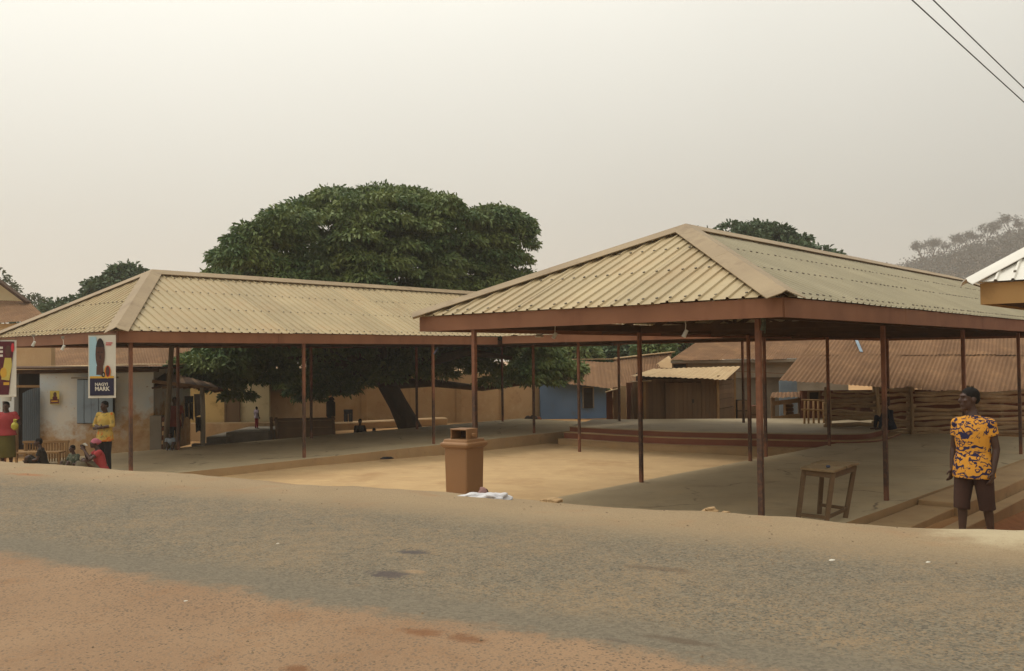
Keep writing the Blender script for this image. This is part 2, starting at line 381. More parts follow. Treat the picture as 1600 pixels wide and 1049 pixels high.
# sand court between the sheds
m_sand = M('swept_sand', srgb(190, 160, 118), srgb(180, 150, 110), .8, .95,
           [(srgb(168, 136, 98), .5, .48, .7, .6, (1, 1, 1)), (srgb(160, 128, 88), 1.2, .52, .75, .5, None), (srgb(176, 146, 106), 3.2, .52, .62, .45, (.35, 1.6, 1)), (srgb(204, 172, 124), 2.5, .5, .75, .5, (1, 1, 1)), (srgb(120, 100, 76), 30, .66, .74, .5, None), (srgb(146, 108, 70), .45, .55, .7, .5, None)], bscale=60, bump=.4, bdist=.006)
vs = []; fs = []; us_ = np.arange(-2.2, 13.01, .4); vs_ = np.arange(4.0, 14.81, .4)
for a in us_:
    for b in vs_:
        p = S(a, b); vs.append((p.x, p.y, max(ground_z(p.x, p.y)+.006, -.19-.15*min(1, max(0, (a-3.)/6.)))+.012*mnoise.noise(Vector((a*.7, b*.7, 0)))))
n = len(vs_)
for i in range(len(us_)-1):
    for j in range(n-1): fs.append((i*n+j, i*n+j+1, (i+1)*n+j+1, (i+1)*n+j))
mb = MB(); mb.v = vs; mb.f = fs; o = mb.build('sand_court', m_sand, smooth=True); o['kind'] = 'structure'

# ------------------------------------------------------------------ concrete floors
def slab(name, u0, u1, v0, v1, z0, z1, edge_mat=None, nseg=14):
    """top sheet with a slightly worn, wavy edge, and its stained faces"""
    out = []
    def side(a, b):
        for k in range(nseg):
            t = k/nseg; p = [a[i]+(b[i]-a[i])*t for i in (0, 1)]; out.append((p[0]+rng.uniform(-.02, .02), p[1]+rng.uniform(-.02, .02)))
    side((u0, v0), (u1, v0)); side((u1, v0), (u1, v1)); side((u1, v1), (u0, v1)); side((u0, v1), (u0, v0))
    w_ = [S(a, b) for a, b in out]; n = len(w_)
    me = bpy.data.meshes.new(name)
    me.from_pydata([(p.x, p.y, z0) for p in w_]+[(p.x, p.y, z1) for p in w_], [], [tuple(range(n, 2*n))]+[(i, (i+1) % n, n+(i+1) % n, n+i) for i in range(n)])
    me.materials.append(m_slab); me.materials.append(edge_mat or m_edge)
    for p in me.polygons: p.material_index = 0 if p.index == 0 else 1
    o = bpy.data.objects.new(name, me); col.objects.link(o); o['kind'] = 'structure'
    bm = bmesh.new(); bm.from_mesh(me); bmesh.ops.recalc_face_normals(bm, faces=bm.faces); bm.to_mesh(me); bm.free()
    return o
slab('concrete_floor', -2.4, 18.4, 14.22, 20.1, -.6, 0)            # under the far shed
slab('concrete_floor', -1.6, 19.7, -.3, 4.86, -.6, 0)              # under the near shed

# ------------------------------------------------------------------ market sheds
UP = Vector((0, 0, 1))
m_screw = M('dull_screw', srgb(112, 104, 90), srgb(92, 82, 70), 6, .5, bump=.1)
RIBP = .235
def rib_profile(t):
    """height of the trapezoid ribs across a sheet"""
    k = (t/RIBP) % 1.0
    return .034 if .40 <= k <= .60 else 0.
def roof_slope(parent, E0, E1, inward, slope, lim, name='roof_sheet', mat=None, ribs_per_sheet=4, over=.0, wave=None, pitch=RIBP, jit=.004, trim=.13, screws=True):
    """sheets laid from the eave E0->E1 up the slope; lim(t) = plan distance from the eave to the top at eave position t"""
    E0, E1 = Vector(E0), Vector(E1); L_ = (E1-E0).length; e = (E1-E0)/L_; inward = Vector(inward).normalized()
    nrm = (UP - inward*slope).normalized()
    if nrm.z < 0: nrm = -nrm
    sheet_w = pitch*ribs_per_sheet; ns = max(1, int(math.ceil(L_/sheet_w-1e-6)))
    prof = [(0, 0), (.38, 0), (.44, .027), (.56, .027), (.62, 0)] if wave is None else [(0, 0), (.25, wave*.7), (.5, wave), (.75, wave*.7)]
    objs = []
    for i in range(ns):
        t0, t1 = i*sheet_w, min(L_, (i+1)*sheet_w)
        ts = []
        for k in range(ribs_per_sheet):
            for (a, h) in prof:
                t = t0+(k+a)*pitch
                if t < t1-1e-4: ts.append((t, h))
        ts.append((t1, 0.))
        for kink in getattr(lim, 'kinks', ()):
            if t0 < kink < t1: ts.append((kink, 0.))
        ts.sort()
        dz = rng.uniform(-jit, jit); do = over+rng.uniform(-.012, .012)
        mb = MB(); vs = []; nseg = 1 if wave is None else 3
        for (t, h) in ts:
            top = max(lim(t)-trim, 0.)
            for k in range(nseg+1):
                run = -do + (top+do)*k/nseg
                sag = 0 if wave is None else rng.uniform(-.5, .5)*wave*.25
                vs.append(E0 + e*t + inward*run + UP*(run*slope) + nrm*(h+dz+sag))
        n = nseg+1
        fs = [(a*n+k, (a+1)*n+k, (a+1)*n+k+1, a*n+k+1) for a in range(len(ts)-1) for k in range(nseg)]
        mb.add(vs, fs)
        objs.append(mb.build(name, mat or m_sheet, parent, weld=True))
    if screws and wave is None:                                    # roofing screws in lines over the purlins
        mb = MB()
        for run in (.12, 1.25, 2.3, 3.2):
            k = .5
            while k*pitch < L_:
                t = k*pitch
                if run < lim(t)-.25 and rng.random() < .93:
                    p = E0+e*t+inward*(run+rng.uniform(-.015, .015))+UP*(run*slope)+nrm*.03; mb.bar(p-nrm*.006, p+nrm*.012, .03, .03, up=e)
                k += 1
        if mb.v: mb.build('roofing_screws', m_screw, parent, kind='stuff', weld=False)
    return objs
def cap_line(parent, A, B, nA, nB, wdt=.24, lift=.07, mat=None, seg=2.4, name='ridge_cap'):
    """folded flashing over a hip or ridge, laid in lengths"""
    A, B = Vector(A), Vector(B); d = (B-A).normalized(); Lt = (B-A).length; k = max(1, round(Lt/seg))
    a1 = nA.cross(d).normalized(); b1 = nB.cross(d).normalized()
    if a1.z > 0: a1 = -a1
    if b1.z > 0: b1 = -b1
    for i in range(k):
        p0 = A+d*(Lt*i/k-(.03 if i else 0)); p1 = A+d*(Lt*(i+1)/k); h = UP*(.002*(i % 2))
        rows = []
        for p in (p0, p1):
            rows.append([p+a1*wdt+nA*lift+h - UP*.0, p+a1*.045+nA*(lift+.012)+h, p+UP*(lift+.03)+h, p+b1*.045+nB*(lift+.012)+h, p+b1*wdt+nB*lift+h])
        under = [[q-UP*.012 for q in r_] for r_ in rows]
        mb = MB(); vs = rows[0]+rows[1]+under[0]+under[1]
        fs = [(j, j+1, 5+j+1, 5+j) for j in range(4)]+[(10+j, 15+j, 15+j+1, 10+j+1) for j in range(4)]
        fs += [(0, 5, 15, 10), (4, 14, 19, 9)]+[(j, 10+j, 11+j, j+1) for j in range(4)]+[(5+j, 6+j, 16+j, 15+j) for j in range(4)]
        mb.add(vs, fs); mb.build(name, mat or m_cap, parent)
class Lim:
    def __init__(s, f, kinks=()): s.f = f; s.kinks = kinks
    def __call__(s, t): return s.f(t)
def shed(label, u0, u1, v0, v1, hip0, hip1, ze, zr, posts, beams, group, zfloor=0., near_mat=None, front_mat=None, tie_us=(), cut=None):
    """hipped shed: eaves u0..u1, v0..v1 at ze, ridge at zr; hip0/hip1 = plan length of the two hip ends (0: left open)"""
    c = S((u0+u1)/2, (v0+v1)/2, zfloor)
    t = thing('market_shed', label, 'market shed', c, group=group)
    hw = (v1-v0)/2; rise = zr-ze; sl = rise/hw; vm_ = (v0+v1)/2
    # long slopes
    Lu = u1-u0
    f = lambda a: min(hw, hw*a/hip0 if hip0 else hw, hw*(Lu-a)/hip1 if hip1 else hw)
    kk = tuple(k for k in (hip0, Lu-hip1) if 0 < k < Lu)
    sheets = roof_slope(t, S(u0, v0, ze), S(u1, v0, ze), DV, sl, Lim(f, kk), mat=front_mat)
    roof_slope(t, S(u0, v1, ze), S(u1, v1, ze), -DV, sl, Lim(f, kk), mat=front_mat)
    if hip0: roof_slope(t, S(u0, v0, ze), S(u0, v1, ze), DU, rise/hip0, Lim(lambda a: hip0*(1-abs(a-hw)/hw), (hw,)), mat=near_mat)
    if hip1: roof_slope(t, S(u1, v0, ze), S(u1, v1, ze), -DU, rise/hip1, Lim(lambda a: hip1*(1-abs(a-hw)/hw), (hw,)), mat=near_mat)
    nF = (UP-DV*sl).normalized(); nB = (UP+DV*sl).normalized()
    R0, R1 = S(u0+hip0, vm_, zr), S(u1-hip1, vm_, zr)
    cap_line(t, R0, R1, nF, nB, .22)
    for hp, uu, sg in ((hip0, u0, 1), (hip1, u1, -1)):
        if not hp: continue
        nH = (UP-DU*sg*(rise/hp)).normalized(); rr = R0 if sg > 0 else R1
        for vv, nn in ((v0, nF), (v1, nB)):
            e_ = S(uu, vv, ze); cap_line(t, e_+(e_-rr).normalized()*.06, rr, nH, nn, .25)
    # fascia boards under the eaves, in lengths
    def fascia(a, b):
        a, b = Vector(a), Vector(b); k = max(1, round((b-a).length/5.0)); d = (b-a)/k
        for i in range(k):
            mb = MB(); mb.bar(a+d*i, a+d*(i+1)-d.normalized()*.006, .03, .255, top=True); mb.build('fascia_board', m_fascia, t)
    zt = ze-.01; g = .05
    if hip0: fascia(S(u0+g, v0+g, zt), S(u0+g, v1-g, zt))
    if hip1: fascia(S(u1-g, v0+g, zt), S(u1-g, v1-g, zt))
    for v_, nm in ((v0+g, 0), (v1-g, 1)):
        a, b = u0+g, u1-g
        if cut and nm in cut: b = cut[nm]
        fascia(S(a+.016, v_, zt), S(b-.016, v_, zt))
    # posts and timbers
    zb = ze-.26
    for (a, b) in posts:
        p = S(a, b); zg = min(zfloor, ground_z(p.x, p.y))-.1 if zfloor else -.7
        mb = MB(); mb.box((p.x, p.y, (zg+zb)/2), (.073, .073, zb-.0-zg), Matrix.Rotation(math.pi/2-YAW, 3, 'Z').to_3x3()); mb.build('post', m_post, t, bevel=.006)
        mb = MB(); mb.bar(S(a, b-.12, zb+.004), S(a, b+.12, zb+.004), .11, .008); mb.build('post_plate', m_beam, t)
    for (a, b) in beams:
        mb = MB(); mb.bar(S(*a, zb+.07), S(*b, zb+.07), .09, .12); mb.build('beam', m_beam, t)
    n = int((Lu-.4)/1.2)
    for i in range(n+1):
        uu = u0+.3+i*(Lu-.6)/n
        for v_, sg in ((v0+.1, 1), (v1-.1, -1)):
            run = f(uu-u0)-.15
            if run < .3: continue
            mb = MB(); mb.bar(S(uu, v_, ze-.15+.1*sl), S(uu, v_+sg*run, ze-.15+(run+.1)*sl), .05, .1); mb.build('rafter', m_beam, t)
    for frac in (.08, .36, .66, .94):
        for v_, sg in ((v0, 1), (v1, -1)):
            a0, b0 = u0+hip0*frac+.1, u1-hip1*frac-.1; z_ = ze+rise*frac-.075
            mb = MB(); mb.bar(S(a0, v_+sg*hw*frac, z_), S(b0, v_+sg*hw*frac, z_), .06, .05); mb.build('purlin', m_beam, t)
        for hp, uu, sg in ((hip0, u0, 1), (hip1, u1, -1)):
            if hp and frac < .9:
                mb = MB(); mb.bar(S(uu+sg*hp*frac, v0+hw*frac+.1, ze+rise*frac-.075), S(uu+sg*hp*frac, v1-hw*frac-.1, ze+rise*frac-.075), .06, .05); mb.build('purlin', m_beam, t)
    for uu in tie_us:
        mb = MB(); mb.bar(S(uu, v0+.3, zb+.06), S(uu, v1-.3, zb+.06), .06, .12); mb.build('tie_beam', m_beam, t)
        mb = MB(); mb.bar(S(uu, vm_, zb+.13), S(uu, vm_, zr-.12), .06, .06, up=DU); mb.build('king_post', m_beam, t)
        for sg in (-1, 1):
            mb = MB(); mb.bar(S(uu+.07, vm_+sg*.1, zb+.15), S(uu+.07, vm_+sg*hw*.55, ze+rise*.42), .05, .05, up=DU); mb.build('strut', m_beam, t)
    return t
ZE, ZR = 3.315, 4.868
LB = 4.79
near_posts = [(k*LB, 0) for k in range(5)]+[(-.34, 5.02)]+[(-.5+k*LB, 4.74) for k in range(1, 5)]
shedB = shed('near hipped market shed with dusty ribbed roof over the wooden table', -.47, 22.9, -.61, 6.31, 3.46, 3.46, ZE, ZR, near_posts,
     [((-.05, 0), (19.4, 0)), ((-.34, 5.02), (4.3, 4.74)), ((4.3, 4.74), (19.0, 4.74)), ((0, .06), (-.3, 4.96)), ((LB, .06), (-.5+LB, 4.68)), ((2*LB, .06), (-.5+2*LB, 4.68)), ((3*LB, .06), (-.5+3*LB, 4.68)), ((4*LB, .06), (-.5+4*LB, 4.68))],
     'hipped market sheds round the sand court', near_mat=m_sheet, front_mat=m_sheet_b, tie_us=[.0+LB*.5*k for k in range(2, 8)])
LA_ = 4.757; UA = -1.544; VA = 14.578
far_posts = [(UA+k*LA_, VA) for k in range(4)]+[(UA+3.91+k*LA_, VA+4.9) for k in range(-1, 4)]
shedA = shed('far hipped market shed with dusty yellow ribbed roof in front of the big tree', -1.975, 17.9, 14.37, 21.5, 2.73, 2.9, 3.275, 4.968, far_posts,
     [((UA-.3, VA), (17.5, VA)), ((UA-.3, VA+4.9), (17.5, VA+4.9)), ((UA, VA+.06), (UA, VA+4.84)), ((UA+LA_, VA+.06), (UA+LA_, VA+4.84)), ((UA+2*LA_, VA+.06), (UA+2*LA_, VA+4.84))],
     'hipped market sheds round the sand court', zfloor=0., near_mat=m_sheet, front_mat=m_sheet, tie_us=[UA+LA_*.5*k for k in range(1, 8)], cut={0: 10.75})
# link shed over the stage, between the two long sheds (its ridge runs across)
def link_shed():
    u0, u1, v0, v1 = 10.8, 17.7, 6.36, 14.32; hw = (u1-u0)/2; rise = ZR-.02-ZE; sl = rise/hw; um = (u0+u1)/2
    t = thing('market_shed', 'short link shed roofed over the raised stage, joining the two long sheds', 'market shed', S(um, (v0+v1)/2), group='hipped market sheds round the sand court')
    # the slopes run on under the neighbours' roofs to the valleys
    va, vb = v0-.0, v1+.0
    roof_slope(t, S(u0, va, ZE), S(u0, vb, ZE), DU, sl, Lim(lambda a: hw), mat=m_sheet)
    roof_slope(t, S(u1, va, ZE), S(u1, vb, ZE), -DU, sl, Lim(lambda a: hw), mat=m_sheet)
    cap_line(t, S(um, va, ZR-.02), S(um, vb, ZR-.02), (UP-DU*sl).normalized(), (UP+DU*sl).normalized(), .24)
    for (a, b) in ((v0+.02, (v0+v1)/2-.01), ((v0+v1)/2, v1-.02)):
        mb = MB(); mb.bar(S(u0+.05, a, ZE-.035), S(u0+.05, b, ZE-.035), .03, .24, top=True); mb.build('fascia_board', m_fascia, t)
        mb = MB(); mb.bar(S(u1-.05, a, ZE-.035), S(u1-.05, b, ZE-.035), .03, .24, top=True); mb.build('fascia_board', m_fascia, t)
    zb = ZE-.26
    for p, zg in ((P(905.5, 699, 28.9), -.6), (P(1197, 715, 25.3), -.6), (P(968, 659, 34), -.1), (P(1162, 662, 32.4), -.1)):
        mb = MB(); mb.box((p.x, p.y, (zg+zb)/2), (.073, .073, zb-zg), Matrix.Rotation(math.pi/2-YAW, 3, 'Z').to_3x3()); mb.build('post', m_post, t, bevel=.006)
        mb = MB(); mb.bar((p.x-.1, p.y+.1, zb+.004), (p.x+.1, p.y-.1, zb+.004), .12, .008); mb.build('post_plate', m_beam, t)
    for q in (0., .5, 1.):
        uu = u0+.6+q*(u1-u0-1.2)
        mb = MB(); mb.bar(S(uu, v0, zb+.07), S(uu, v1, zb+.07), .1, .12); mb.build('beam', m_beam, t)
    for i in range(8):
        v_ = v0+.3+i*(v1-v0-.6)/7
        for uu, sg in ((u0+.1, 1), (u1-.1, -1)):
            mb = MB(); mb.bar(S(uu, v_, ZE-.15+.1*sl), S(uu+sg*(hw-.2), v_, ZE-.15+(hw-.1)*sl), .05, .1); mb.build('rafter', m_beam, t)
link_shed()

# ------------------------------------------------------------------ stage
st = thing('stage', 'raised concrete stage with curved red painted steps', 'stage', (7, 30.5, -.34))
front = [(1.9, 31.7), (2.6, 31.1), (3.7, 30.1), (5.2, 29.0), (7.0, 28.25), (8.6, 27.65), (9.6, 27.4), (10.3, 27.55), (10.9, 28.2), (11.9, 29.7), (13.0, 31.6)]
def smooth_poly(p, k=4):
    out = []
    for i in range(len(p)-1):
        p0, p1, p2, p3 = [Vector((*p[min(max(j, 0), len(p)-1)], 0)) for j in (i-1, i, i+1, i+2)]
        for s_ in range(k):
            t_ = s_/k; q = .5*((2*p1)+(p2-p0)*t_+(2*p0-5*p1+4*p2-p3)*t_*t_+(3*p1-p0-3*p2+p3)*t_**3); out.append(Vector((q.x, q.y)))
    return out+[Vector(p[-1])]
fr = smooth_poly(front)
def offset(poly, dist):
    out = []
    for i, p in enumerate(poly):
        d = (poly[min(i+1, len(poly)-1)]-poly[max(i-1, 0)]).normalized(); out.append(p+Vector((d.y, -d.x))*dist)
    return out
backp = [Vector((12.4, 34.2)), Vector((3.0, 35.0))]
def band(outer, inner, z0, z1, name, m):
    vs = [(p.x, p.y, z1) for p in outer]+[(p.x, p.y, z1) for p in inner]+[(p.x, p.y, z0) for p in outer]
    n = len(outer); fs = [(i, i+1, n+i+1, n+i) for i in range(n-1)]+[(2*n+i, 2*n+i+1, i+1, i) for i in range(n-1)]
    fs += [(0, n, 2*n), (n-1, 3*n-1, 2*n-1)]
    mb = MB(); mb.add(vs, fs); o = mb.build(name, m, st)
    lip = offset(outer, .015); mb = MB()
    mb.add([(p.x, p.y, z1+.004) for p in lip]+[(p.x, p.y, z1+.004) for p in inner]+[(p.x, p.y, z1-.022) for p in lip], [(i, i+1, n+i+1, n+i) for i in range(n-1)]+[(2*n+i, 2*n+i+1, i+1, i) for i in range(n-1)])
    mb.build('tread', m_edge, o); return o
mb = MB(); mb.prism([(p.x, p.y) for p in fr+backp], .215, .25); mb.build('stage_floor', m_stage, st)
mb = MB(); f1 = offset(fr, -.03); mb.prism([(p.x, p.y) for p in f1+[Vector((12.3, 34.1)), Vector((3.05, 34.9))]], -.4, .215); mb.build('stage_riser', m_red, st)
f2 = offset(fr, .30); f3 = offset(fr, .62)
band(f2, fr, -.6, .065, 'step', m_red)
band(f3, f2, -.6, -.135, 'step', m_edge)

# ------------------------------------------------------------------ concrete ledges beyond the near shed
def ledge(label, u0, u1, v0, v1, z0, z1):
    mb = MB(); n = 10
    poly = [(u0+(u1-u0)*i/n, v0+rng.uniform(-.015, .015)) for i in range(n+1)]+[(u1-(u1-u0)*i/n, v1) for i in range(n+1)]
    mb.prism([S(a, b).to_2d() for a, b in poly], z0, z1)
    return single(mb, 'concrete_ledge', m_edge, label, 'ledge', 'concrete ledges stepping down beside the near shed', bevel=.012)
ledge('long flat concrete ledge just below the shed floor beside the standing man', 1.8, 5.4, -.95, -.325, -.6, -.115)
ledge('thick raised concrete block step behind the standing man', 5.42, 17.5, -1.12, -.325, -.6, -.03)
ledge('lowest rough concrete kerb ledge above the bare red earth', 2.3, 17.5, -1.42, -1.14, -.7, -.24)
# ------------------------------------------------------------------ trees
def leaf_material(name, a, b, c):
    q = Nodes(name); oi = q.noise(.75, 3); n = q.noise(9, 2)
    k = q.mix(q.rng(oi, .38, .6), a, b); k = q.mix(q.rng(n, .55, .75, 0, .6), k, c)
    q.done(k, .55, spec=.3); q.b.inputs['Transmission Weight'].default_value = 0
    ad = q.new('AddShader'); tr = q.new('BsdfTranslucent'); q.l.new(k, tr.inputs[0]); mxs = q.new('MixShader'); mxs.inputs[0].default_value = .12
    q.l.new(q.b.outputs[0], mxs.inputs[1]); q.l.new(tr.outputs[0], mxs.inputs[2]); q.l.new(mxs.outputs[0], q.n['Material Output'].inputs[0]); q.n.remove(ad)
    return q.m
m_leaf = leaf_material('broad_leaf', srgb(112, 124, 68), srgb(72, 96, 56), srgb(138, 146, 84))
m_leaf2 = leaf_material('dark_leaf', srgb(78, 96, 62), srgb(66, 84, 56), srgb(104, 114, 70))
m_leaf3 = leaf_material('grey_leaf', srgb(82, 92, 66), srgb(72, 82, 58), srgb(98, 104, 76))
m_bark = M('bark', srgb(78, 62, 48), srgb(60, 48, 38), 3, .95, [(srgb(100, 84, 66), 9, .55, .75, .5, (1, 1, .25))], bscale=26, bump=.8, bdist=.02, stretch=(1, 1, .3))
def leaves_mesh(name, pts, outs, size, wid, droop):
    """bent leaves: two quads each, root at pts, pointing along outs and drooping"""
    n = len(pts)
    o = outs+nrng.normal(0, .45, (n, 3)); o[:, 2] -= droop*nrng.uniform(.2, 1.2, n); o /= np.linalg.norm(o, axis=1)[:, None]
    rv = nrng.normal(0, 1, (n, 3)); sd = np.cross(o, rv); sd /= np.linalg.norm(sd, axis=1)[:, None]
    nm = np.cross(sd, o)
    s = size*nrng.uniform(.65, 1.3, n)[:, None]; w_ = wid*nrng.uniform(.7, 1.25, n)[:, None]
    a0 = pts; mid = pts+o*s*.5+nm*s*.07; tip = pts+o*s+np.array([0, 0, -1])*s*.15
    v = np.stack([a0-sd*w_*.2, a0+sd*w_*.2, mid-sd*w_*.5, mid+sd*w_*.5, tip-sd*w_*.12, tip+sd*w_*.12], 1).reshape(-1, 3)
    k = np.arange(n)[:, None]*6; f = np.concatenate([k+np.array([[0, 1, 3, 2]]), k+np.array([[2, 3, 5, 4]])], 1).reshape(-1)
    me = bpy.data.meshes.new(name); me.vertices.add(len(v)); me.vertices.foreach_set('co', v.astype(np.float32).ravel())
    me.loops.add(len(f)); me.loops.foreach_set('vertex_index', f.astype(np.int32)); nf = len(f)//4
    me.polygons.add(nf); me.polygons.foreach_set('loop_start', np.arange(nf, dtype=np.int32)*4)
    me.update(calc_edges=True); me.validate(); return me
def clump_points(c, r, n, flat=.65):
    """leaf roots on the upper shell of a clump"""
    d = nrng.normal(0, 1, (n, 3)); d /= np.linalg.norm(d, axis=1)[:, None]; d[:, 2] = np.where(d[:, 2] < -.15, -d[:, 2]*.8, d[:, 2])
    rad = r*nrng.uniform(.62, 1.05, n)[:, None]
    return np.array(c)+d*rad*np.array([1, 1, flat]), d
def tree(label, base, trunk_pts, trunk_r, limbs, clumps, per, leaf, wid, mat, droop=.5, group=None, cat='tree', name='tree', flat=.65):
    t = thing(name, label, cat, base, group=group); base = Vector(base)
    mb = MB(); mb.tube([base+Vector(p) for p in trunk_pts], trunk_r, 10, jit=.1)
    for pts, r in limbs: mb.tube([base+Vector(p) for p in pts], r, 6, jit=.08)
    mb.build('trunk', m_bark, t, smooth=True, weld=False)
    P_, D_ = [], []
    for (c, r) in clumps:
        k = max(12, int(per*(r**1.6))); a, b = clump_points(c, r, k, flat); P_.append(a); D_.append(b)
    me = leaves_mesh('crown', np.concatenate(P_), np.concatenate(D_), leaf, wid, droop); me.materials.append(mat)
    o = bpy.data.objects.new('crown', me); col.objects.link(o); o.parent = t
    return t
# the big spreading tree behind the far shed
TZ = 37.5
tb = P(641, 676, TZ); tb.z = -.35
def rel(px, py, Z): return P(px, py, Z)-tb
trunk = [rel(648, 690, TZ), rel(636, 660, TZ), rel(622, 632, TZ), rel(604, 600, TZ), rel(590, 565, TZ), rel(588, 530, TZ)]
limbs = []
clumps = []
# crown outline (photo px): top edge by column, bottom edge by column
top = [(298, 562), (331, 548), (334, 425), (345, 395), (370, 372), (400, 350), (440, 335), (470, 315), (520, 300), (535, 288), (600, 290), (622, 296), (680, 300), (720, 312), (760, 318), (800, 335), (822, 372), (836, 405), (838, 430), (842, 535), (892, 572)]
bot = [(298, 575), (330, 610), (372, 640), (410, 612), (440, 600), (462, 622), (480, 640), (520, 628), (580, 612), (640, 604), (680, 600), (720, 602), (800, 625), (840, 612), (860, 604), (892, 585)]
def edge(tab, x):
    for (a, b), (c, d) in zip(tab, tab[1:]):
        if a <= x <= c: return b+(d-b)*(x-a)/(c-a)
    return tab[0][1] if x < tab[0][0] else tab[-1][1]
cx, halfw = 590, 300
def behind_eave(px): return 33.85/(.869-(px-800)/FPX)+.5        # depth of the far shed's rear eave along this column
pads = 0; taken = []
while pads < 250:
    x = rng.uniform(296, 892); yt, yb = edge(top, x), edge(bot, x)
    wdt = max(0., 1-((x-cx)/halfw)**2)**.5
    u = rng.random(); r = rng.uniform(.66, 1.2)*(1. if wdt > .35 else .8); rp_ = r*FPX/TZ
    if u < .74:                                                  # pads of foliage on the side that faces the road
        fy = rng.random()**.9; y = yt+rp_*.42+(yb-yt-rp_*.7)*fy+rng.uniform(-7, 4)*(fy < .12)
        z = TZ-3.6*wdt*math.sin(math.pi*min(1, .15+fy*.85))**.6*rng.uniform(.8, 1.05)+.8*(1-wdt)
    elif u < .88: y = yt+rp_*.42+rng.uniform(-4, 22); z = TZ+rng.uniform(-1.8, 1.5)*wdt
    else: fy = rng.random(); y = yt+rp_*.6+(yb-yt-rp_)*fy; z = TZ+1.8*wdt*math.sin(math.pi*min(1, .15+fy*.9))
    if x < 455: z = min(z, 34.6-r-(455-x)*.012)
    if y < 505 and not 334+rp_*.7 < x < 836-rp_*.7: continue
    z = max(z, behind_eave(x)+r*.8)
    if u < .74 and any(abs(x-a)/46+abs(y-b)/23 < 1 for a, b in taken) and rng.random() < .93: continue
    taken.append((x, y)); clumps.append((P(x, y, z)-tb, r)); pads += 1
for x, y in ((372, 622), (352, 604), (332, 580), (400, 598), (440, 592), (470, 612), (486, 624), (522, 614), (425, 572), (312, 568), (562, 602), (604, 594), (344, 560), (505, 590), (378, 580)):
    r = rng.uniform(.55, .75); z = min(TZ-2., 34.2-(455-x)*.012) if x < 455 else max(TZ-2.4, behind_eave(x)+.6)
    clumps.append((P(x, y, z)-tb, r))                            # low boughs hanging in front of the yellow house
core = []
for i in range(200):                                             # the shaded inside, so that little sky shows through
    x = rng.uniform(340, 850); yt, yb = edge(top, x), edge(bot, x); y = yt+(yb-yt)*rng.uniform(.17, .9)
    z = max(TZ+rng.uniform(-1.6, 1.6), behind_eave(x)+.8); core.append((P(x, y, z)-tb, rng.uniform(.7, 1.1)))
for i in range(16):
    c = clumps[rng.randrange(len(clumps))][0]; s_ = trunk[rng.choice((3, 4, 5))]
    m_ = s_.lerp(c, .5)+Vector((0, 0, rng.uniform(-.3, .5)))
    limbs.append(([s_, s_.lerp(m_, .5)+Vector((rng.uniform(-.2, .2), 0, rng.uniform(0, .3))), m_, s_.lerp(c, .92)], [.24, .17, .12, .05]))
limbs.append(([rel(604, 600, TZ), rel(560, 580, TZ-1), rel(510, 560, TZ-2), rel(450, 560, TZ-3)], [.3, .22, .16, .06]))
limbs.append(([rel(604, 600, TZ), rel(650, 570, TZ-1), rel(730, 550, TZ-2), rel(800, 560, TZ-2)], [.3, .22, .16, .06]))
bigtree = tree('huge spreading broadleaf tree with leaning dark trunk behind the far shed', tb, trunk, [.52, .42, .37, .36, .33, .24], limbs, clumps+core, 800, .175, .085, m_leaf, droop=.85, flat=.47)

def simple_tree(label, px0, px1, ptop, Z, zbot, n, mat, per=120, leaf=.4, wid=.2, shape=None, group=None, cr=(.7, 1.3), trunk_r=.3, thin=1.):
    """round headed tree given by its span in the photo at distance Z, crown down to height zbot"""
    a, b = P(px0, ptop, Z), P(px1, ptop, Z); c = (a+b)/2; half = (b.x-a.x)/2
    base = Vector((c.x, Z, ground_z(c.x, Z)-.1)); zt = a.z
    cl = []
    for i in range(n):
        while True:
            q = Vector((rng.uniform(-1, 1), rng.uniform(-1, 1), rng.uniform(0, 1)))
            hh = (shape(q.x) if shape else math.sqrt(max(0, 1-q.x**2)))
            if q.x**2+q.y**2 < 1 and q.z < hh*math.sqrt(max(.05, 1-q.y**2*.6)) and (q.z > .45*hh or abs(q.x) > .6 or q.y < -.4): break
        r = rng.uniform(*cr)
        cl.append((Vector((c.x+q.x*(half-r*.5), Z+q.y*half*.7, zbot+(zt-zbot-r*.45)*q.z))-base, r))
    tk = [Vector((0, 0, 0)), Vector((.1, 0, (zbot-base.z)*.6)), Vector((-.1, .1, zbot-base.z+.3)), Vector((0, .1, (zt+zbot)/2-base.z))]
    lm = []
    for i in range(7):
        q = Vector(cl[rng.randrange(n)][0]); lm.append(([tk[2], tk[2].lerp(q, .5)+Vector((0, 0, .2)), q], [trunk_r*.5, trunk_r*.35, .04]))
    return tree(label, base, tk, [trunk_r*1.2, trunk_r, trunk_r*.8, trunk_r*.3], lm, cl, per*thin, leaf, wid, mat, droop=.3, group=group)
BG = 'trees standing beyond the village houses'
simple_tree('dark round topped tree showing over the ridge of the near shed', 1050, 1332, 351, 62, 4.2, 220, m_leaf2, per=230, leaf=.33, wid=.17, group=BG, shape=lambda x: max(.3, 1-.10*min(0, x)**2-.62*max(0, x-.1)**2))
simple_tree('dark leafy tree rising behind the hip of the far shed', 78, 250, 417, 60, 3.5, 90, m_leaf2, per=230, leaf=.33, wid=.17, group=BG, shape=lambda x: .55+.45*max(0, 1-(x-.45)**2*1.4))
simple_tree('sparse grey green tree over the gabled brown house', -60, 42, 420, 66, 4.5, 26, m_leaf3, per=110, leaf=.24, wid=.13, group=BG)
simple_tree('small thin twiggy tree between the gabled house and the dark tree', 30, 74, 446, 72, 4, 14, m_leaf3, per=110, leaf=.24, wid=.13, group=BG)
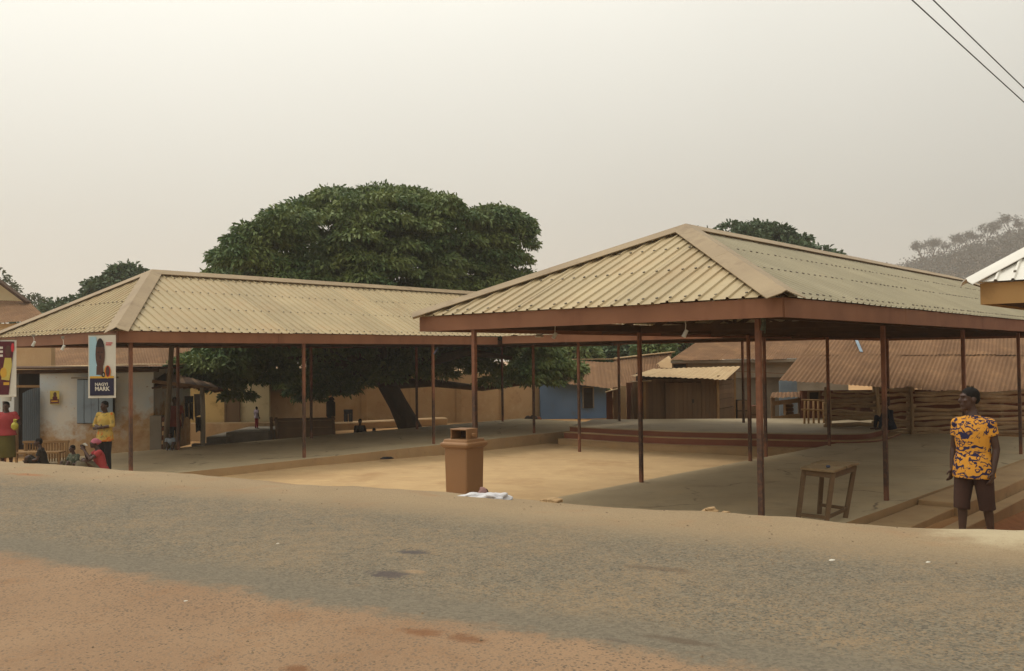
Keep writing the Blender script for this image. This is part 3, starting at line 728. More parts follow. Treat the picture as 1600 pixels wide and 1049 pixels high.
for i, (a, b, tp, Z, lb) in enumerate(((862, 938, 528, 58, 'bushy green tree showing above the blue house ridge'), (925, 1000, 522, 61, 'dark green tree above the rusty roof, second from the big tree'),
                                     (985, 1062, 518, 57, 'dark bushy tree in the gap beside the wide brown roof'), (1040, 1130, 505, 70, 'tall dark tree behind the wide brown roof'))):
    simple_tree(lb, a, b, tp, Z, .6, 34, (m_leaf, m_leaf2)[i % 2], per=170, leaf=.33, wid=.17, group=BG)

# ------------------------------------------------------------------ wooded hill
m_hill = M('dry_hillside', srgb(96, 84, 72), srgb(82, 72, 62), .03, .95, [(srgb(72, 68, 58), .12, .5, .7, .7, None)], bscale=.8, bump=.5, bdist=.6)
HZ = 420.
prof = [(1250, 470), (1330, 450), (1400, 436), (1440, 418), (1480, 408), (1540, 392), (1580, 380), (1640, 362), (1720, 335), (1850, 310), (2050, 330), (2300, 400), (2500, 470)]
vs = []; fs = []; xs = np.linspace(1250, 2500, 70); nd = 14
for px in xs:
    yy = edge(prof, px)+2.5*mnoise.noise(Vector((px*.03, 0, 0)))
    c = P(px, yy, HZ); zt = c.z
    for j in range(nd):
        k = j/(nd-1); Z = 210+(HZ-210)*k
        zz = -1+(zt+1)*(k*k*(3-2*k)); q = Vector((c.x*(.86+.14*k), Z, zz)); q.z += 2.*mnoise.noise(q*.035)*k
        vs.append(q)
    for j in range(1, 5): vs.append(Vector((c.x, HZ+j*40, zt*(1-j/4.)-1)))
nn = nd+4
for i in range(len(xs)-1):
    for j in range(nn-1): fs.append((i*nn+j, (i+1)*nn+j, (i+1)*nn+j+1, i*nn+j+1))
mb = MB(); mb.add(vs, fs); o = mb.build('hill', m_hill, smooth=True, weld=False); o['kind'] = 'structure'
hill_bvh = None
from mathutils.bvhtree import BVHTree
hill_bvh = BVHTree.FromPolygons([tuple(v) for v in vs], fs)
m_twig = M('dry_twigs', srgb(84, 74, 66), srgb(70, 62, 56), .5, .95, bscale=5, bump=.2)
m_dryleaf = leaf_material('dry_scrub_leaf', srgb(72, 68, 58), srgb(62, 60, 52), srgb(78, 72, 60))
def bare_tree_mesh(seed, h):
    r_ = random.Random(seed); mb = MB(); pts = []
    def grow(p, d, ln, rad, lev):
        q = p+d*ln; mid = p+d*ln*.5+Vector((r_.uniform(-1, 1), r_.uniform(-1, 1), 0))*ln*.06
        mb.tube([p, mid, q], [rad, rad*.8, rad*.6], 4 if lev else 6)
        if lev >= 4: pts.append(q); return
        for i in range(3 if lev else 4):
            a = r_.uniform(0, 6.28); sp = r_.uniform(.35, .85)
            dd = (d+Vector((math.cos(a), math.sin(a), 0))*sp+Vector((0, 0, .12))).normalized(); grow(q, dd, ln*r_.uniform(.55, .8), rad*.58, lev+1)
    grow(Vector((0, 0, 0)), Vector((r_.uniform(-.1, .1), 0, 1)).normalized(), h*.34, h*.028, 0)
    return mb, pts
kinds = []
for s_ in range(4):
    mb, pts = bare_tree_mesh(s_+3, 8.)
    tr = mb.mesh('trunk'); tr.materials.append(m_twig)
    pa = np.repeat(np.array([tuple(p) for p in pts]), 7, 0); pa = pa+nrng.normal(0, .42, pa.shape)
    cr_ = leaves_mesh('crown', pa, nrng.normal(0, 1, pa.shape), .34, .24, .2); cr_.materials.append(m_dryleaf); kinds.append((tr, cr_))
HT = [(1441, 'lone bare tree at the low end of the hill crest'), (1458, 'second bare grey tree up from the low end of the hill'), (1474, 'bushy dry tree low on the hill crest'), (1492, 'dry tree above the dip of the shed ridge'),
      (1508, 'leafless tree close above the white roof tip'), (1526, 'dry spreading tree halfway up the hill crest'), (1543, 'tall bare tree left of the thin crest trees'), (1560, 'thin bare tree standing alone on the crest'),
      (1578, 'tall thin leafless tree high on the hill crest'), (1596, 'bare tree at the highest visible part of the hill')]
for i, (px, lb) in enumerate(HT):
    yy = edge(prof, px); c = P(px, yy, HZ-9)
    hit = hill_bvh.ray_cast(Vector((c.x, c.y, 200)), Vector((0, 0, -1)))[0] or c
    t = thing('bare_tree', lb, 'tree', hit-Vector((0, 0, .3)), rz=rng.uniform(0, 6), group='bare trees along the hill crest')
    t.scale = (rng.uniform(1.1, 1.7),)*3
    for me, nm in zip(kinds[i % 4], ('trunk', 'crown')):
        q = bpy.data.objects.new(nm, me); col.objects.link(q); q.parent = t
# scrub that covers the slope: one mass
pp = []
for i in range(4200):
    x, y = rng.uniform(166, 455), rng.uniform(262, HZ+6)
    h = hill_bvh.ray_cast(Vector((x, y, 200)), Vector((0, 0, -1)))[0]
    if h is None or h.z < 3: continue
    s_ = rng.uniform(1.6, 5.5)
    a = nrng.normal(0, .5, (34, 3))*s_*np.array([.6, .6, .6])+np.array(h)+np.array([0, 0, s_*.7]); pp.append(a)
pa = np.concatenate(pp); me = leaves_mesh('scrub', pa, nrng.normal(0, 1, pa.shape), .9, .6, .1); me.materials.append(m_dryleaf)
o = bpy.data.objects.new('hillside_scrub', me); col.objects.link(o); tag(o, 'dry grey scrub covering the hazy hillside', 'scrub', kind='stuff')
# ------------------------------------------------------------------ village houses and stalls behind the sheds
m_rust = M('rusty_zinc', srgb(126, 97, 72), srgb(110, 83, 62), .7, .92, [(srgb(150, 116, 84), 1.3, .5, .72, .6, (1, 1, .4)), (srgb(98, 72, 56), 2.1, .58, .76, .5, (1, 1, .2)), (srgb(150, 130, 108), 5, .6, .8, .4, None)], bscale=60, bump=.3, perobj=.09, spec=.08)
m_rust_pale = M('pale_zinc', srgb(186, 160, 120), srgb(168, 140, 102), .9, .7, [(srgb(140, 104, 74), 1.8, .56, .74, .6, (1, 1, .3)), (srgb(200, 182, 148), 3, .6, .8, .4, None)], bscale=60, bump=.3, perobj=.05)
m_yellow = M('yellow_mud_plaster', srgb(220, 188, 126), srgb(206, 172, 112), .8, .9, [(srgb(150, 108, 66), 1.6, .54, .74, .6, None), (srgb(202, 180, 132), 2.6, .58, .78, .5, None)], bscale=26, bump=.5, bdist=.01)
m_cream = M('cream_plaster', srgb(228, 212, 172), srgb(212, 192, 150), .9, .9, [(srgb(160, 128, 84), 1.9, .56, .76, .55, None)], bscale=26, bump=.4, bdist=.01)
m_mud = M('bare_mud_wall', srgb(196, 166, 126), srgb(180, 148, 110), .7, .95, [(srgb(206, 182, 144), 1.6, .52, .74, .6, None), (srgb(120, 76, 48), 2.2, .58, .78, .5, None)], bscale=22, bump=.7, bdist=.02)
m_redmud = M('red_mud_wall', srgb(112, 68, 46), srgb(92, 56, 40), 1.1, .95, [(srgb(136, 92, 64), 2.6, .56, .76, .5, None)], bscale=20, bump=.7, bdist=.02)
m_blue = M('faded_blue_plaster', srgb(106, 132, 164), srgb(92, 118, 150), .8, .9, [(srgb(108, 112, 112), 1.4, .54, .74, .6, None), (srgb(120, 104, 86), 2.4, .62, .8, .5, None)], bscale=26, bump=.4, bdist=.01)
m_wood = M('weathered_plank', srgb(128, 102, 76), srgb(106, 84, 62), 1.6, .9, [(srgb(128, 104, 78), 5, .55, .75, .5, (1, 1, .15))], bscale=30, bump=.5, stretch=(1, 1, .2), perobj=.16)
m_paleplank = M('pale_sawn_plank', srgb(160, 128, 88), srgb(142, 110, 74), 2.5, .85, [(srgb(120, 90, 60), 6, .56, .76, .5, None)], bscale=40, bump=.4, perobj=.12)
m_log = M('rough_log', srgb(178, 152, 118), srgb(150, 124, 94), 2.2, .95, [(srgb(196, 174, 142), 5, .55, .75, .5, None), (srgb(72, 56, 42), 4, .6, .8, .5, None)], bscale=24, bump=.8, bdist=.015, perobj=.2)
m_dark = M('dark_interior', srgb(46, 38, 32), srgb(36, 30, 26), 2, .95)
m_grey = M('grey_render', srgb(140, 132, 118), srgb(122, 114, 100), 1.2, .9, [(srgb(104, 92, 78), 2.4, .55, .75, .5, None)], bscale=26, bump=.4)
m_paleblue = M('pale_blue_paint', srgb(140, 156, 168), srgb(122, 138, 152), 1.4, .8, [(srgb(104, 98, 90), 2.8, .58, .78, .5, None)], bscale=30, bump=.3)
def sheet_roof(parent, e0, e1, top0, top1, mat, n, wave=.02, pitch=.11, name='roof_sheet'):
    """old corrugated sheets laid from eave e0-e1 up to top0-top1 (four free corners), n sheets wide with laps and lifted edges"""
    e0, e1, t0, t1 = map(Vector, (e0, e1, top0, top1)); nrm = (e1-e0).cross(t0-e0).normalized()
    if nrm.z < 0: nrm = -nrm
    for i in range(n):
        a, b = i/n, (i+1.03)/n; b = min(b, 1.0)
        L_ = ((e1-e0).length+(t1-t0).length)/2/n; k = max(2, int(L_/pitch))*2
        dz = rng.uniform(0, .016); ext = rng.uniform(-.05, .06)
        vs = []
        for j in range(k+1):
            q = a+(b-a)*j/k; pe, pt = e0.lerp(e1, q), t0.lerp(t1, q); d = pe-pt; h = wave*(1 if j % 2 else -1)*.5
            for f in (1+ext*.3, .5, 0.):
                vs.append(pt+d*f+nrm*(h+dz+(.03*rng.uniform(-1, 1)*wave*10 if f > 1 else 0)+.012*mnoise.noise(Vector((i*.7, f*2, q*5)))))
        fs = [(j*3+m_, (j+1)*3+m_, (j+1)*3+m_+1, j*3+m_+1) for j in range(k) for m_ in (0, 1)]
        mb = MB(); mb.add(vs, fs); mb.build(name, mat, parent, weld=False)
def prism_part(parent, name, pts, depth, mat, label=None):
    """a polygon (3-D points, seen from the road) given thickness away from the viewer"""
    pts = [Vector(p) for p in pts]; n = len(pts); d = Vector(depth)
    mb = MB(); mb.add(pts+[p+d for p in pts], [tuple(range(n)), tuple(range(2*n-1, n-1, -1))]+[(i, n+i, n+(i+1) % n, (i+1) % n) for i in range(n)])
    return mb.build(name, mat, parent, label)
def wall_part(parent, name, a, b, z0, z1, th, mat, label=None):
    mb = MB(); mb.wall(a, b, z0, z1, th); return mb.build(name, mat, parent, label)
def planks(parent, a, b, z0, z1, w_, mat, th=.025, name='plank', gap=.008, ragged=.03, horizontal=False, proud=0.):
    a, b = Vector((a[0], a[1], 0)), Vector((b[0], b[1], 0)); d = (b-a); Lq = d.length; d = d/Lq; nrm = Vector((d.y, -d.x, 0))
    if not horizontal:
        n = max(1, int(Lq/w_))
        for i in range(n):
            p0 = a+d*(Lq*i/n+gap/2); p1 = a+d*(Lq*(i+1)/n-gap/2); off = nrm*(proud+rng.uniform(0, .012)); zz = z1+rng.uniform(-ragged, ragged*.3)
            mb = MB(); mb.prism([(p0+off).to_2d(), (p1+off).to_2d(), (p1+off-nrm*th).to_2d(), (p0+off-nrm*th).to_2d()], z0, zz); mb.build(name, mat, parent)
    else:
        n = max(1, int((z1-z0)/w_))
        for i in range(n):
            off = nrm*(proud+rng.uniform(0, .012)); zz0 = z0+(z1-z0)*i/n+gap/2; zz1 = z0+(z1-z0)*(i+1)/n-gap/2; t_ = rng.uniform(-.01, .01)
            mb = MB(); mb.prism([(a+off).to_2d(), (b+off).to_2d(), (b+off-nrm*th).to_2d(), (a+off-nrm*th).to_2d()], zz0+t_, zz1+t_); mb.build(name, mat, parent)
def opening(parent, kind, px0, px1, py0, py1, Z0, mat, frame=m_wood, proud=.03, label=None):
    """door or shutter leaf with a frame, set on a wall that faces the road at depth Z0"""
    a, b = P(px0, py1, Z0), P(px1, py0, Z0); y = Z0-proud
    mb = MB(); mb.box(((a.x+b.x)/2, y, (a.z+b.z)/2), (b.x-a.x, .04, b.z-a.z)); o = mb.build(kind, mat, parent, label)
    mb = MB(); f = .06
    mb.box((a.x-f/2, y-.012, (a.z+b.z)/2), (f, .08, b.z-a.z+.0)); mb.box((b.x+f/2, y-.012, (a.z+b.z)/2), (f, .08, b.z-a.z)); mb.box(((a.x+b.x)/2, y-.012, b.z+f/2), (b.x-a.x+2*f, .08, f))
    mb.build('frame', frame, o); return o

# gabled brown house far on the left
hg = thing('village_house', 'gabled house with brown roof and cream gable behind the far shed', 'house', (P(0, 500, 46).x, 47, -.4))
z0 = P(30, 440, 46)
sheet_roof(hg, P(-120, 508, 44), P(78, 502, 44), P(-120, 467, 47), P(45, 471, 47), m_rust, 9)
prism_part(hg, 'gable_wall', [P(-70, 470, 47), P(34, 470, 47), P(-10, 436, 47)], (0, .25, 0), m_cream)
for a, b in ((P(-14, 430, 46.6), P(44, 473, 46.6)), (P(-14, 430, 46.6), P(-75, 473, 46.6))):
    mb = MB(); mb.bar(a, b, .5, .12); mb.build('verge_board', m_beam, hg)
wall_part(hg, 'wall', P(-110, 500, 44.6), P(70, 500, 44.6), -.5, P(0, 506, 44.6).z, 3., m_cream)

# blue and white shack
sh = thing('roadside_shack', 'peeling pale blue mud shack with flat roof and shuttered window', 'shack', (P(150, 700, 28).x, 29, -.15))
def shack_material():
    q = Nodes('peeling_blue_wash'); z = q.new('SeparateXYZ'); q.l.new(q.geo.outputs['Position'], z.inputs[0])
    n = q.noise(1.4, 6, rough=.65); n2 = q.noise(5, 6, rough=.7)
    wash = q.mix(q.rng(n, .35, .65), srgb(208, 212, 210), srgb(220, 216, 202)); wash = q.mix(q.rng(q.noise(.6, 3), .42, .65, 0, .6), wash, srgb(172, 194, 208))
    mudc = q.mix(q.rng(n2, .35, .7), srgb(176, 140, 100), srgb(204, 180, 142))
    k = q.math('ADD', z.outputs['Z'], q.math('ADD', q.math('MULTIPLY', q.math('SUBTRACT', n, .5), 2.4), q.math('MULTIPLY', q.math('SUBTRACT', n2, .5), .8)))
    xg = q.rng(z.outputs['X'], -12.3, -10.7)
    k = q.math('SUBTRACT', k, q.math('MULTIPLY', xg, .75))
    c = q.mix(q.rng(k, .85, .3), wash, mudc)
    c = q.mix(q.rng(q.noise(9, 6, rough=.7), .62, .72, 0, .7), c, srgb(176, 126, 82))
    return q.done(c, .9, n2, .012, .6)
m_shack = shack_material()
A0, B0 = P(62, 700, 28.0), P(240, 700, 28.6)
wall_part(sh, 'wall', A0, B0, -.3, 2.36, .25, m_shack)
mb = MB(); mb.wall(B0+Vector((-.25, .25, 0)), B0+Vector((-.25, 4, 0)), -.3, 2.36, .25); mb.build('wall', m_shack, sh)
C0 = P(22, 700, 28.0); D0 = P(-60, 700, 28.0)
wall_part(sh, 'wall', D0, C0, -.3, 2.36, .25, m_shack)
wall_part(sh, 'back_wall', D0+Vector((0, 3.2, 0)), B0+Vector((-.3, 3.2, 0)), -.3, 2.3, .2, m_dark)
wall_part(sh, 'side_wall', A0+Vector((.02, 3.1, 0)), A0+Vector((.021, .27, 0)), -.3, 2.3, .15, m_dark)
mb = MB(); mb.box(((D0.x-.4+B0.x+.15)/2, 30.1, 2.42), (B0.x+.15-D0.x+.4, 4.6, .05), Matrix.Rotation(.012, 3, 'Y')); mb.build('roof', m_beam, sh, bevel=.01)
for a_, b_ in ((70, 168), (150, 240)):
    q0, q1 = P(a_, 578, 28.2), P(b_, 578, 28.2); mb = MB(); mb.box(((q0.x+q1.x)/2, 29.6, 2.475+.03*(a_ > 100)), (q1.x-q0.x, 3.4, .012), Matrix.Rotation(.012, 3, 'Y')); mb.build('roof_sheet', m_rust_pale, sh)
mb = MB(); mb.bar((D0.x, 27.9, 2.32), (B0.x+.3, 28.2, 2.33), .12, .12); mb.build('eave_beam', m_beam, sh)
mb = MB(); mb.bar(P(24, 604, 28.0)+Vector((0, .05, 0)), P(62, 604, 28.0)+Vector((0, .05, 0)), .1, .07); mb.build('lintel', m_paleplank, sh)
# window with blue steel shutters
ws, we = P(123, 662, 28.15), P(180, 592, 28.2)
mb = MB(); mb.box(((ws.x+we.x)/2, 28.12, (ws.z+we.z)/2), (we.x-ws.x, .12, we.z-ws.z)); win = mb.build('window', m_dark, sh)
n = 5
for i in range(n):
    x0 = ws.x+(we.x-ws.x)*i/n; x1 = ws.x+(we.x-ws.x)*(i+1)/n
    mb = MB(); mb.box(((x0+x1)/2, 28.04+.01*(i % 2), (ws.z+we.z)/2), (x1-x0-.012, .03, we.z-ws.z-.04)); mb.build('shutter_panel', m_paleblue, win)
mb = MB(); mb.box(((ws.x+we.x)/2, 28.03, we.z+.04), (we.x-ws.x+.3, .1, .05)); mb.build('lintel', m_grey, win)
# corrugated door leaf
da, db = P(35, 692, 27.75), P(62, 606, 27.75)
mb = MB(); vs = []; k = 34
for j in range(k+1):
    x_ = da.x+(db.x-da.x)*j/k; h = .022*math.sin(j*math.pi/2)
    zt = db.z-.16*max(0, (1-j/k))**2
    vs += [(x_, 27.75+h, da.z-.05), (x_, 27.75+h, zt), (x_, 27.772+h, zt), (x_, 27.772+h, da.z-.05)]
fs = [(j*4+a, (j+1)*4+a, (j+1)*4+(a+1) % 4, j*4+(a+1) % 4) for j in range(k) for a in range(4)]+[(0, 1, 2, 3), (k*4+3, k*4+2, k*4+1, k*4)]
mb.add(vs, fs); mb.build('door', M('blue_grey_zinc', srgb(112, 124, 134), srgb(98, 108, 116), 1.2, .6, [(srgb(120, 92, 70), 2.5, .6, .78, .6, (1, 1, .3))], bscale=50), sh)

# poster on the shack wall
m_white = M('white_print', srgb(214, 208, 194), srgb(202, 196, 182), 2, .6, bscale=30, bump=.05)
m_navy = M('navy_print', srgb(40, 38, 62), srgb(44, 40, 62), 3, .55, bscale=30, bump=.05)
m_gold = M('gold_print', srgb(206, 160, 60), srgb(196, 150, 56), 3, .55, bscale=30, bump=.05)
m_skyblue = M('sky_blue_print', srgb(150, 188, 204), srgb(168, 198, 208), .8, .55, bscale=30, bump=.05)
m_pskin = M('printed_brown', srgb(92, 62, 50), srgb(74, 48, 40), 8, .55, bscale=30, bump=.05)
m_maroon = M('maroon_print', srgb(92, 34, 44), srgb(80, 30, 40), 3, .55, bscale=30, bump=.05)
m_redp = M('red_print', srgb(196, 52, 62), srgb(186, 48, 58), 3, .55, bscale=30, bump=.05)
m_yelp = M('yellow_print', srgb(200, 182, 92), srgb(186, 168, 84), 3, .55, bscale=30, bump=.05)
def flat_print(parent, name, origin, xdir, pts, mat, lift, th=.0015):
    """a printed shape lying on a sheet: points (x, z) in metres from origin"""
    n_ = Vector((xdir.y, -xdir.x, 0)); q = [origin+xdir*a+UP*b+n_*lift for a, b in pts]; n = len(q); back_ = n_*-th
    mb = MB(); mb.add(q+[p+back_ for p in q], [tuple(range(n)), tuple(range(2*n-1, n-1, -1))]+[(i, n+i, n+(i+1) % n, (i+1) % n) for i in range(n)])
    return mb.build(name, mat, parent)
def oval(cx_, cz_, rx, rz, n=18): return [(cx_+rx*math.cos(2*math.pi*i/n), cz_+rz*math.sin(2*math.pi*i/n)) for i in range(n)]
def rect(x0, z0, x1, z1): return [(x0, z0), (x1, z0), (x1, z1), (x0, z1)]
pa_ = P(78, 632, 27.97)
po = thing('poster', 'small yellow and maroon poster with a portrait pasted on the shack wall', 'poster', pa_)
xd = Vector((1, 0, 0)); pw, ph = .28, .40
flat_print(po, 'paper', pa_, xd, rect(0, 0, pw, ph), m_yelp, .0)
flat_print(po, 'print_panel', pa_, xd, rect(.01, .02, pw-.01, .15), m_maroon, .003)
flat_print(po, 'portrait', pa_, xd, oval(.15, .29, .05, .075), m_pskin, .004)
flat_print(po, 'portrait', pa_, xd, oval(.15, .19, .075, .06), m_maroon, .003)
flat_print(po, 'print_line', pa_, xd, rect(.04, .07, .24, .11), m_gold, .005)

# slatted wooden bench in front of the shack
bz = 24.2
ba, bb = P(38, 722, bz), P(106, 722, bz); bt = P(40, 691, bz).z
be = thing('slatted_bench', 'wooden bench with a back of upright slats before the shack', 'bench', ((ba.x+bb.x)/2, bz, -.02))
n = 15
for i in range(n):
    x_ = ba.x+.06+(bb.x-ba.x-.12)*i/(n-1); mb = MB(); mb.box((x_, bz+.02, (bt+.0)/2), (.035, .02, bt-.06), Matrix.Rotation(rng.uniform(-.03, .03), 3, 'Y')); mb.build('slat', m_paleplank, be)
mb = MB(); mb.box(((ba.x+bb.x)/2, bz, bt), (bb.x-ba.x+.06, .06, .06)); mb.build('top_rail', m_paleplank, be)
mb = MB(); mb.box(((ba.x+bb.x)/2, bz-.28, .3), (bb.x-ba.x, .36, .04)); mb.build('seat', m_paleplank, be)
for x_ in (ba.x+.02, bb.x-.02):
    mb = MB(); mb.box((x_, bz+.005, bt/2-.02), (.05, .05, bt)); mb.build('leg', m_paleplank, be)
    mb = MB(); mb.box((x_, bz-.42, .15), (.05, .05, .3)); mb.build('leg', m_paleplank, be)

# plastered wall end and brown roofs behind the shack
wp = thing('yard_wall', 'stained ochre wall end standing above the shack roof', 'wall', (P(50, 560, 33).x, 33, -.3))
wall_part(wp, 'wall', P(20, 560, 33), P(80, 560, 33), -.4, P(50, 541, 33).z, .3, m_mud)
yh = thing('village_house', 'yellow plastered house with brown roof and grey door behind hanging clothes', 'house', (P(340, 680, 36).x, 37, -.3))
ezL, ezR = P(82, 578, 35.2), P(424, 572, 35.6)
sheet_roof(yh, ezL, ezR, P(60, 528, 40), P(424, 520, 40), m_rust, 16)
a, b = P(90, 680, 36), P(421, 676, 36.2)
wall_part(yh, 'wall', a, P(374, 680, 36.1), -.5, 2.22, .3, m_yellow)
wall_part(yh, 'wall', P(375, 680, 36.1), b, -.5, 2.2, .3, m_cream, 'cream end wall')
mb = MB(); mb.wall(b+Vector((-.3, .3, 0)), b+Vector((1.2, 5, 0)), -.5, 2.2, .3); mb.build('side_wall', m_mud, yh)
opening(yh, 'door', 354, 373, 620, 663, 36.08, m_wood)
opening(yh, 'window', 262, 287, 596, 640, 36.04, M('orange_curtain', srgb(168, 116, 62), srgb(150, 100, 52), 5, .9))
mb = MB(); mb.bar(ezL+Vector((0, .12, -.09)), ezR+Vector((0, .12, -.09)), .05, .16); mb.build('fascia_board', m_paleplank, yh)
mb = MB(); mb.wall(P(290, 680, 35.3), P(424, 680, 35.3), -.5, P(330, 662, 35.3).z, .68); mb.build('plinth', m_mud, yh)
# porch platform with steps
pf = thing('porch_platform', 'low grey concrete porch platform with two steps before the yellow house', 'platform', (P(350, 690, 32.5).x, 32.5, -.3))
pz = P(400, 673, 33).z
mb = MB(); mb.wall(P(353, 680, 32.3), P(419, 680, 32.3), -.5, pz, 2.8); mb.build('platform_slab', m_grey, pf, bevel=.015)
mb = MB(); mb.wall(P(322, 680, 31.9), P(354, 680, 31.9), -.5, pz-.12, 2.4); mb.build('step', m_grey, pf, bevel=.015)
mb = MB(); mb.wall(P(299, 680, 31.6), P(346, 680, 31.6), -.5, pz-.32, .29); mb.build('step', m_grey, pf, bevel=.015)
bw = thing('broken_wall', 'short broken mud brick wall beside the leaning pole', 'wall', (P(247, 690, 28.2).x, 28.3, -.2))
wall_part(bw, 'rendered_face', P(234, 700, 28.2), P(252, 700, 28.2), -.3, P(240, 650, 28.2).z, .3, m_grey)
ra, rb = P(252.5, 700, 28.2), P(262, 700, 28.2); zt_ = P(240, 652, 28.2).z
for i in range(8):
    z_ = -.2+i*(zt_+.2)/8
    mb = MB(); mb.box(((ra.x+rb.x)/2+rng.uniform(-.02, .02), 28.34, z_+.07), (rb.x-ra.x+rng.uniform(-.03, .04), .28, (zt_+.2)/8-.02)); mb.build('brick', m_redmud if i % 2 else m_mud, bw, bevel=.01)
# lean-to awning with clothes
aw = thing('lean_to_awning', 'sagging dark thatched lean-to awning on a grey pole', 'awning', (P(290, 690, 29).x, 29.4, -.2))
for i in range(14):
    q = i/13; e_ = P(236+106*q, 606+4*q-4*math.sin(3.1*q)+rng.uniform(-1.5, 1.5), 28.6); t_ = P(240+80*q, 578+22*q, 30.6)
    mb = MB(); mb.bar(t_, e_, .26, .05+.03*rng.random(), up=Vector((0, -.4, 1))); mb.build('thatch_strip', m_beam if i % 3 else m_wood, aw)
mb = MB(); mb.bar(P(238, 596, 28.5), P(340, 608, 28.7), .07, .1); mb.build('eave_pole', m_wood, aw)
p0 = P(317, 705, 28.6); mb = MB(); mb.tube([(p0.x, p0.y, -.3), (p0.x+.01, p0.y, 1.0), (p0.x-.02, p0.y, P(317, 606, 28.6).z)], [.08, .075, .07], 8, jit=.05); mb.build('post', m_grey, aw, smooth=True)
pl = P(258, 700, 27.6); single(MB().tube([(pl.x, 27.6, -.1), (pl.x+.08, 27.62, 1.2), P(268, 545, 27.7), P(270, 530, 27.8)], [.085, .08, .07, .06], 9, jit=.08), 'wooden_pole', M('grey_pole_wood', srgb(112, 98, 80), srgb(92, 80, 66), 3, .9, bscale=30, bump=.5, stretch=(1, 1, .2)), 'crooked grey wooden pole leaning beside the shack corner', 'pole', smooth=True)
def hung_cloth(label, px0, px1, py0, py1, Z, mat, legs=False, name='hanging_cloth', cat='clothing'):
    a, b = P(px0, py1, Z), P(px1, py0, Z); w_ = b.x-a.x; h_ = b.z-a.z; mb = MB()
    cols_ = 14; rows = 10
    def sheet(x0, x1, z0, z1, ph):
        vs = []
        for r_ in range(rows+1):
            for c_ in range(cols_+1):
                fx = c_/cols_; fz = r_/rows; x_ = x0+(x1-x0)*(fx+(fz*.06*math.sin(fx*6+ph))); vs.append((x_, Z+.03*math.sin(fx*9+ph)*(.3+fz), z1-(z1-z0)*fz*(1+.05*math.sin(fx*5+ph))))
        k = len(vs); vs2 = [(x_, y_+.02, z_) for x_, y_, z_ in vs]; n = cols_+1
        fs = [(r_*n+c_, r_*n+c_+1, (r_+1)*n+c_+1, (r_+1)*n+c_) for r_ in range(rows) for c_ in range(cols_)]
        fs2 = [tuple(k+i for i in f[::-1]) for f in fs]
        rim = [(c_, k+c_, k+c_+1, c_+1) for c_ in range(cols_)]+[(rows*n+c_, rows*n+c_+1, k+rows*n+c_+1, k+rows*n+c_) for c_ in range(cols_)]
        rim += [(r_*n, (r_+1)*n, k+(r_+1)*n, k+r_*n) for r_ in range(rows)]+[(r_*n+cols_, k+r_*n+cols_, k+(r_+1)*n+cols_, (r_+1)*n+cols_) for r_ in range(rows)]
        mb.add(vs+vs2, fs+fs2+rim)
    if legs:
        sheet(a.x, b.x, b.z-h_*.3, b.z, .5); sheet(a.x, a.x+w_*.46, a.z+.06, b.z-h_*.29, 1.5); sheet(a.x+w_*.54, b.x, a.z, b.z-h_*.29, 2.7)
    else: sheet(a.x, b.x, a.z, b.z, 1.)
    return single(mb, name, mat, label, cat, 'clothes hung out to dry', smooth=True)
m_blackcloth = M('black_cloth', srgb(40, 38, 40), srgb(34, 32, 34), 4, .95); m_greycloth = M('grey_cloth', srgb(112, 104, 96), srgb(96, 88, 80), 3, .95)
m_bluecloth = M('slate_cloth', srgb(72, 76, 92), srgb(62, 66, 82), 3, .95)
hung_cloth('black trousers hanging under the thatched awning', 288, 302, 619, 656, 28.55, m_blackcloth, True)
hung_cloth('grey cloth hanging next to the black trousers', 303, 315, 616, 651, 28.62, m_greycloth)
hung_cloth('small black garment hanging low beside the awning pole', 305, 313, 652, 675, 28.5, m_blackcloth)
hung_cloth('slate blue trousers hung on the mud compound wall', 537, 551, 640, 664, 40.9, m_bluecloth, True)

# compound wall under the big tree
cw = thing('compound_wall', 'long ochre mud compound wall in the shade of the big tree', 'wall', (P(680, 670, 37.5).x, 37.8, -.4))
ca, cb = P(490, 672, 41.6), P(852, 664, 47.)
for i in range(5):
    q0, q1 = i/5, (i+1)/5; a_, b_ = ca.lerp(cb, q0+.002), ca.lerp(cb, q1-.002)
    mb = MB(); mb.wall(a_, b_, -.7, 1.9+rng.uniform(-.05, .05), .25); mb.build('wall_panel', m_mud, cw, bevel=.01)
for q in (.2, .24+.16, .6, .8):
    c_ = ca.lerp(cb, q); mb = MB(); mb.wall(c_+Vector((-.13, -.12, 0)), c_+Vector((.13, -.1, 0)), -.7, 1.95, .2); mb.build('pilaster', m_mud, cw, bevel=.01)
mb = MB(); mb.wall(P(520, 672, 40.2), P(700, 668, 43.), -.7, -.12, .6); o = mb.build('earth_ledge', m_mud, cw, bevel=.05)

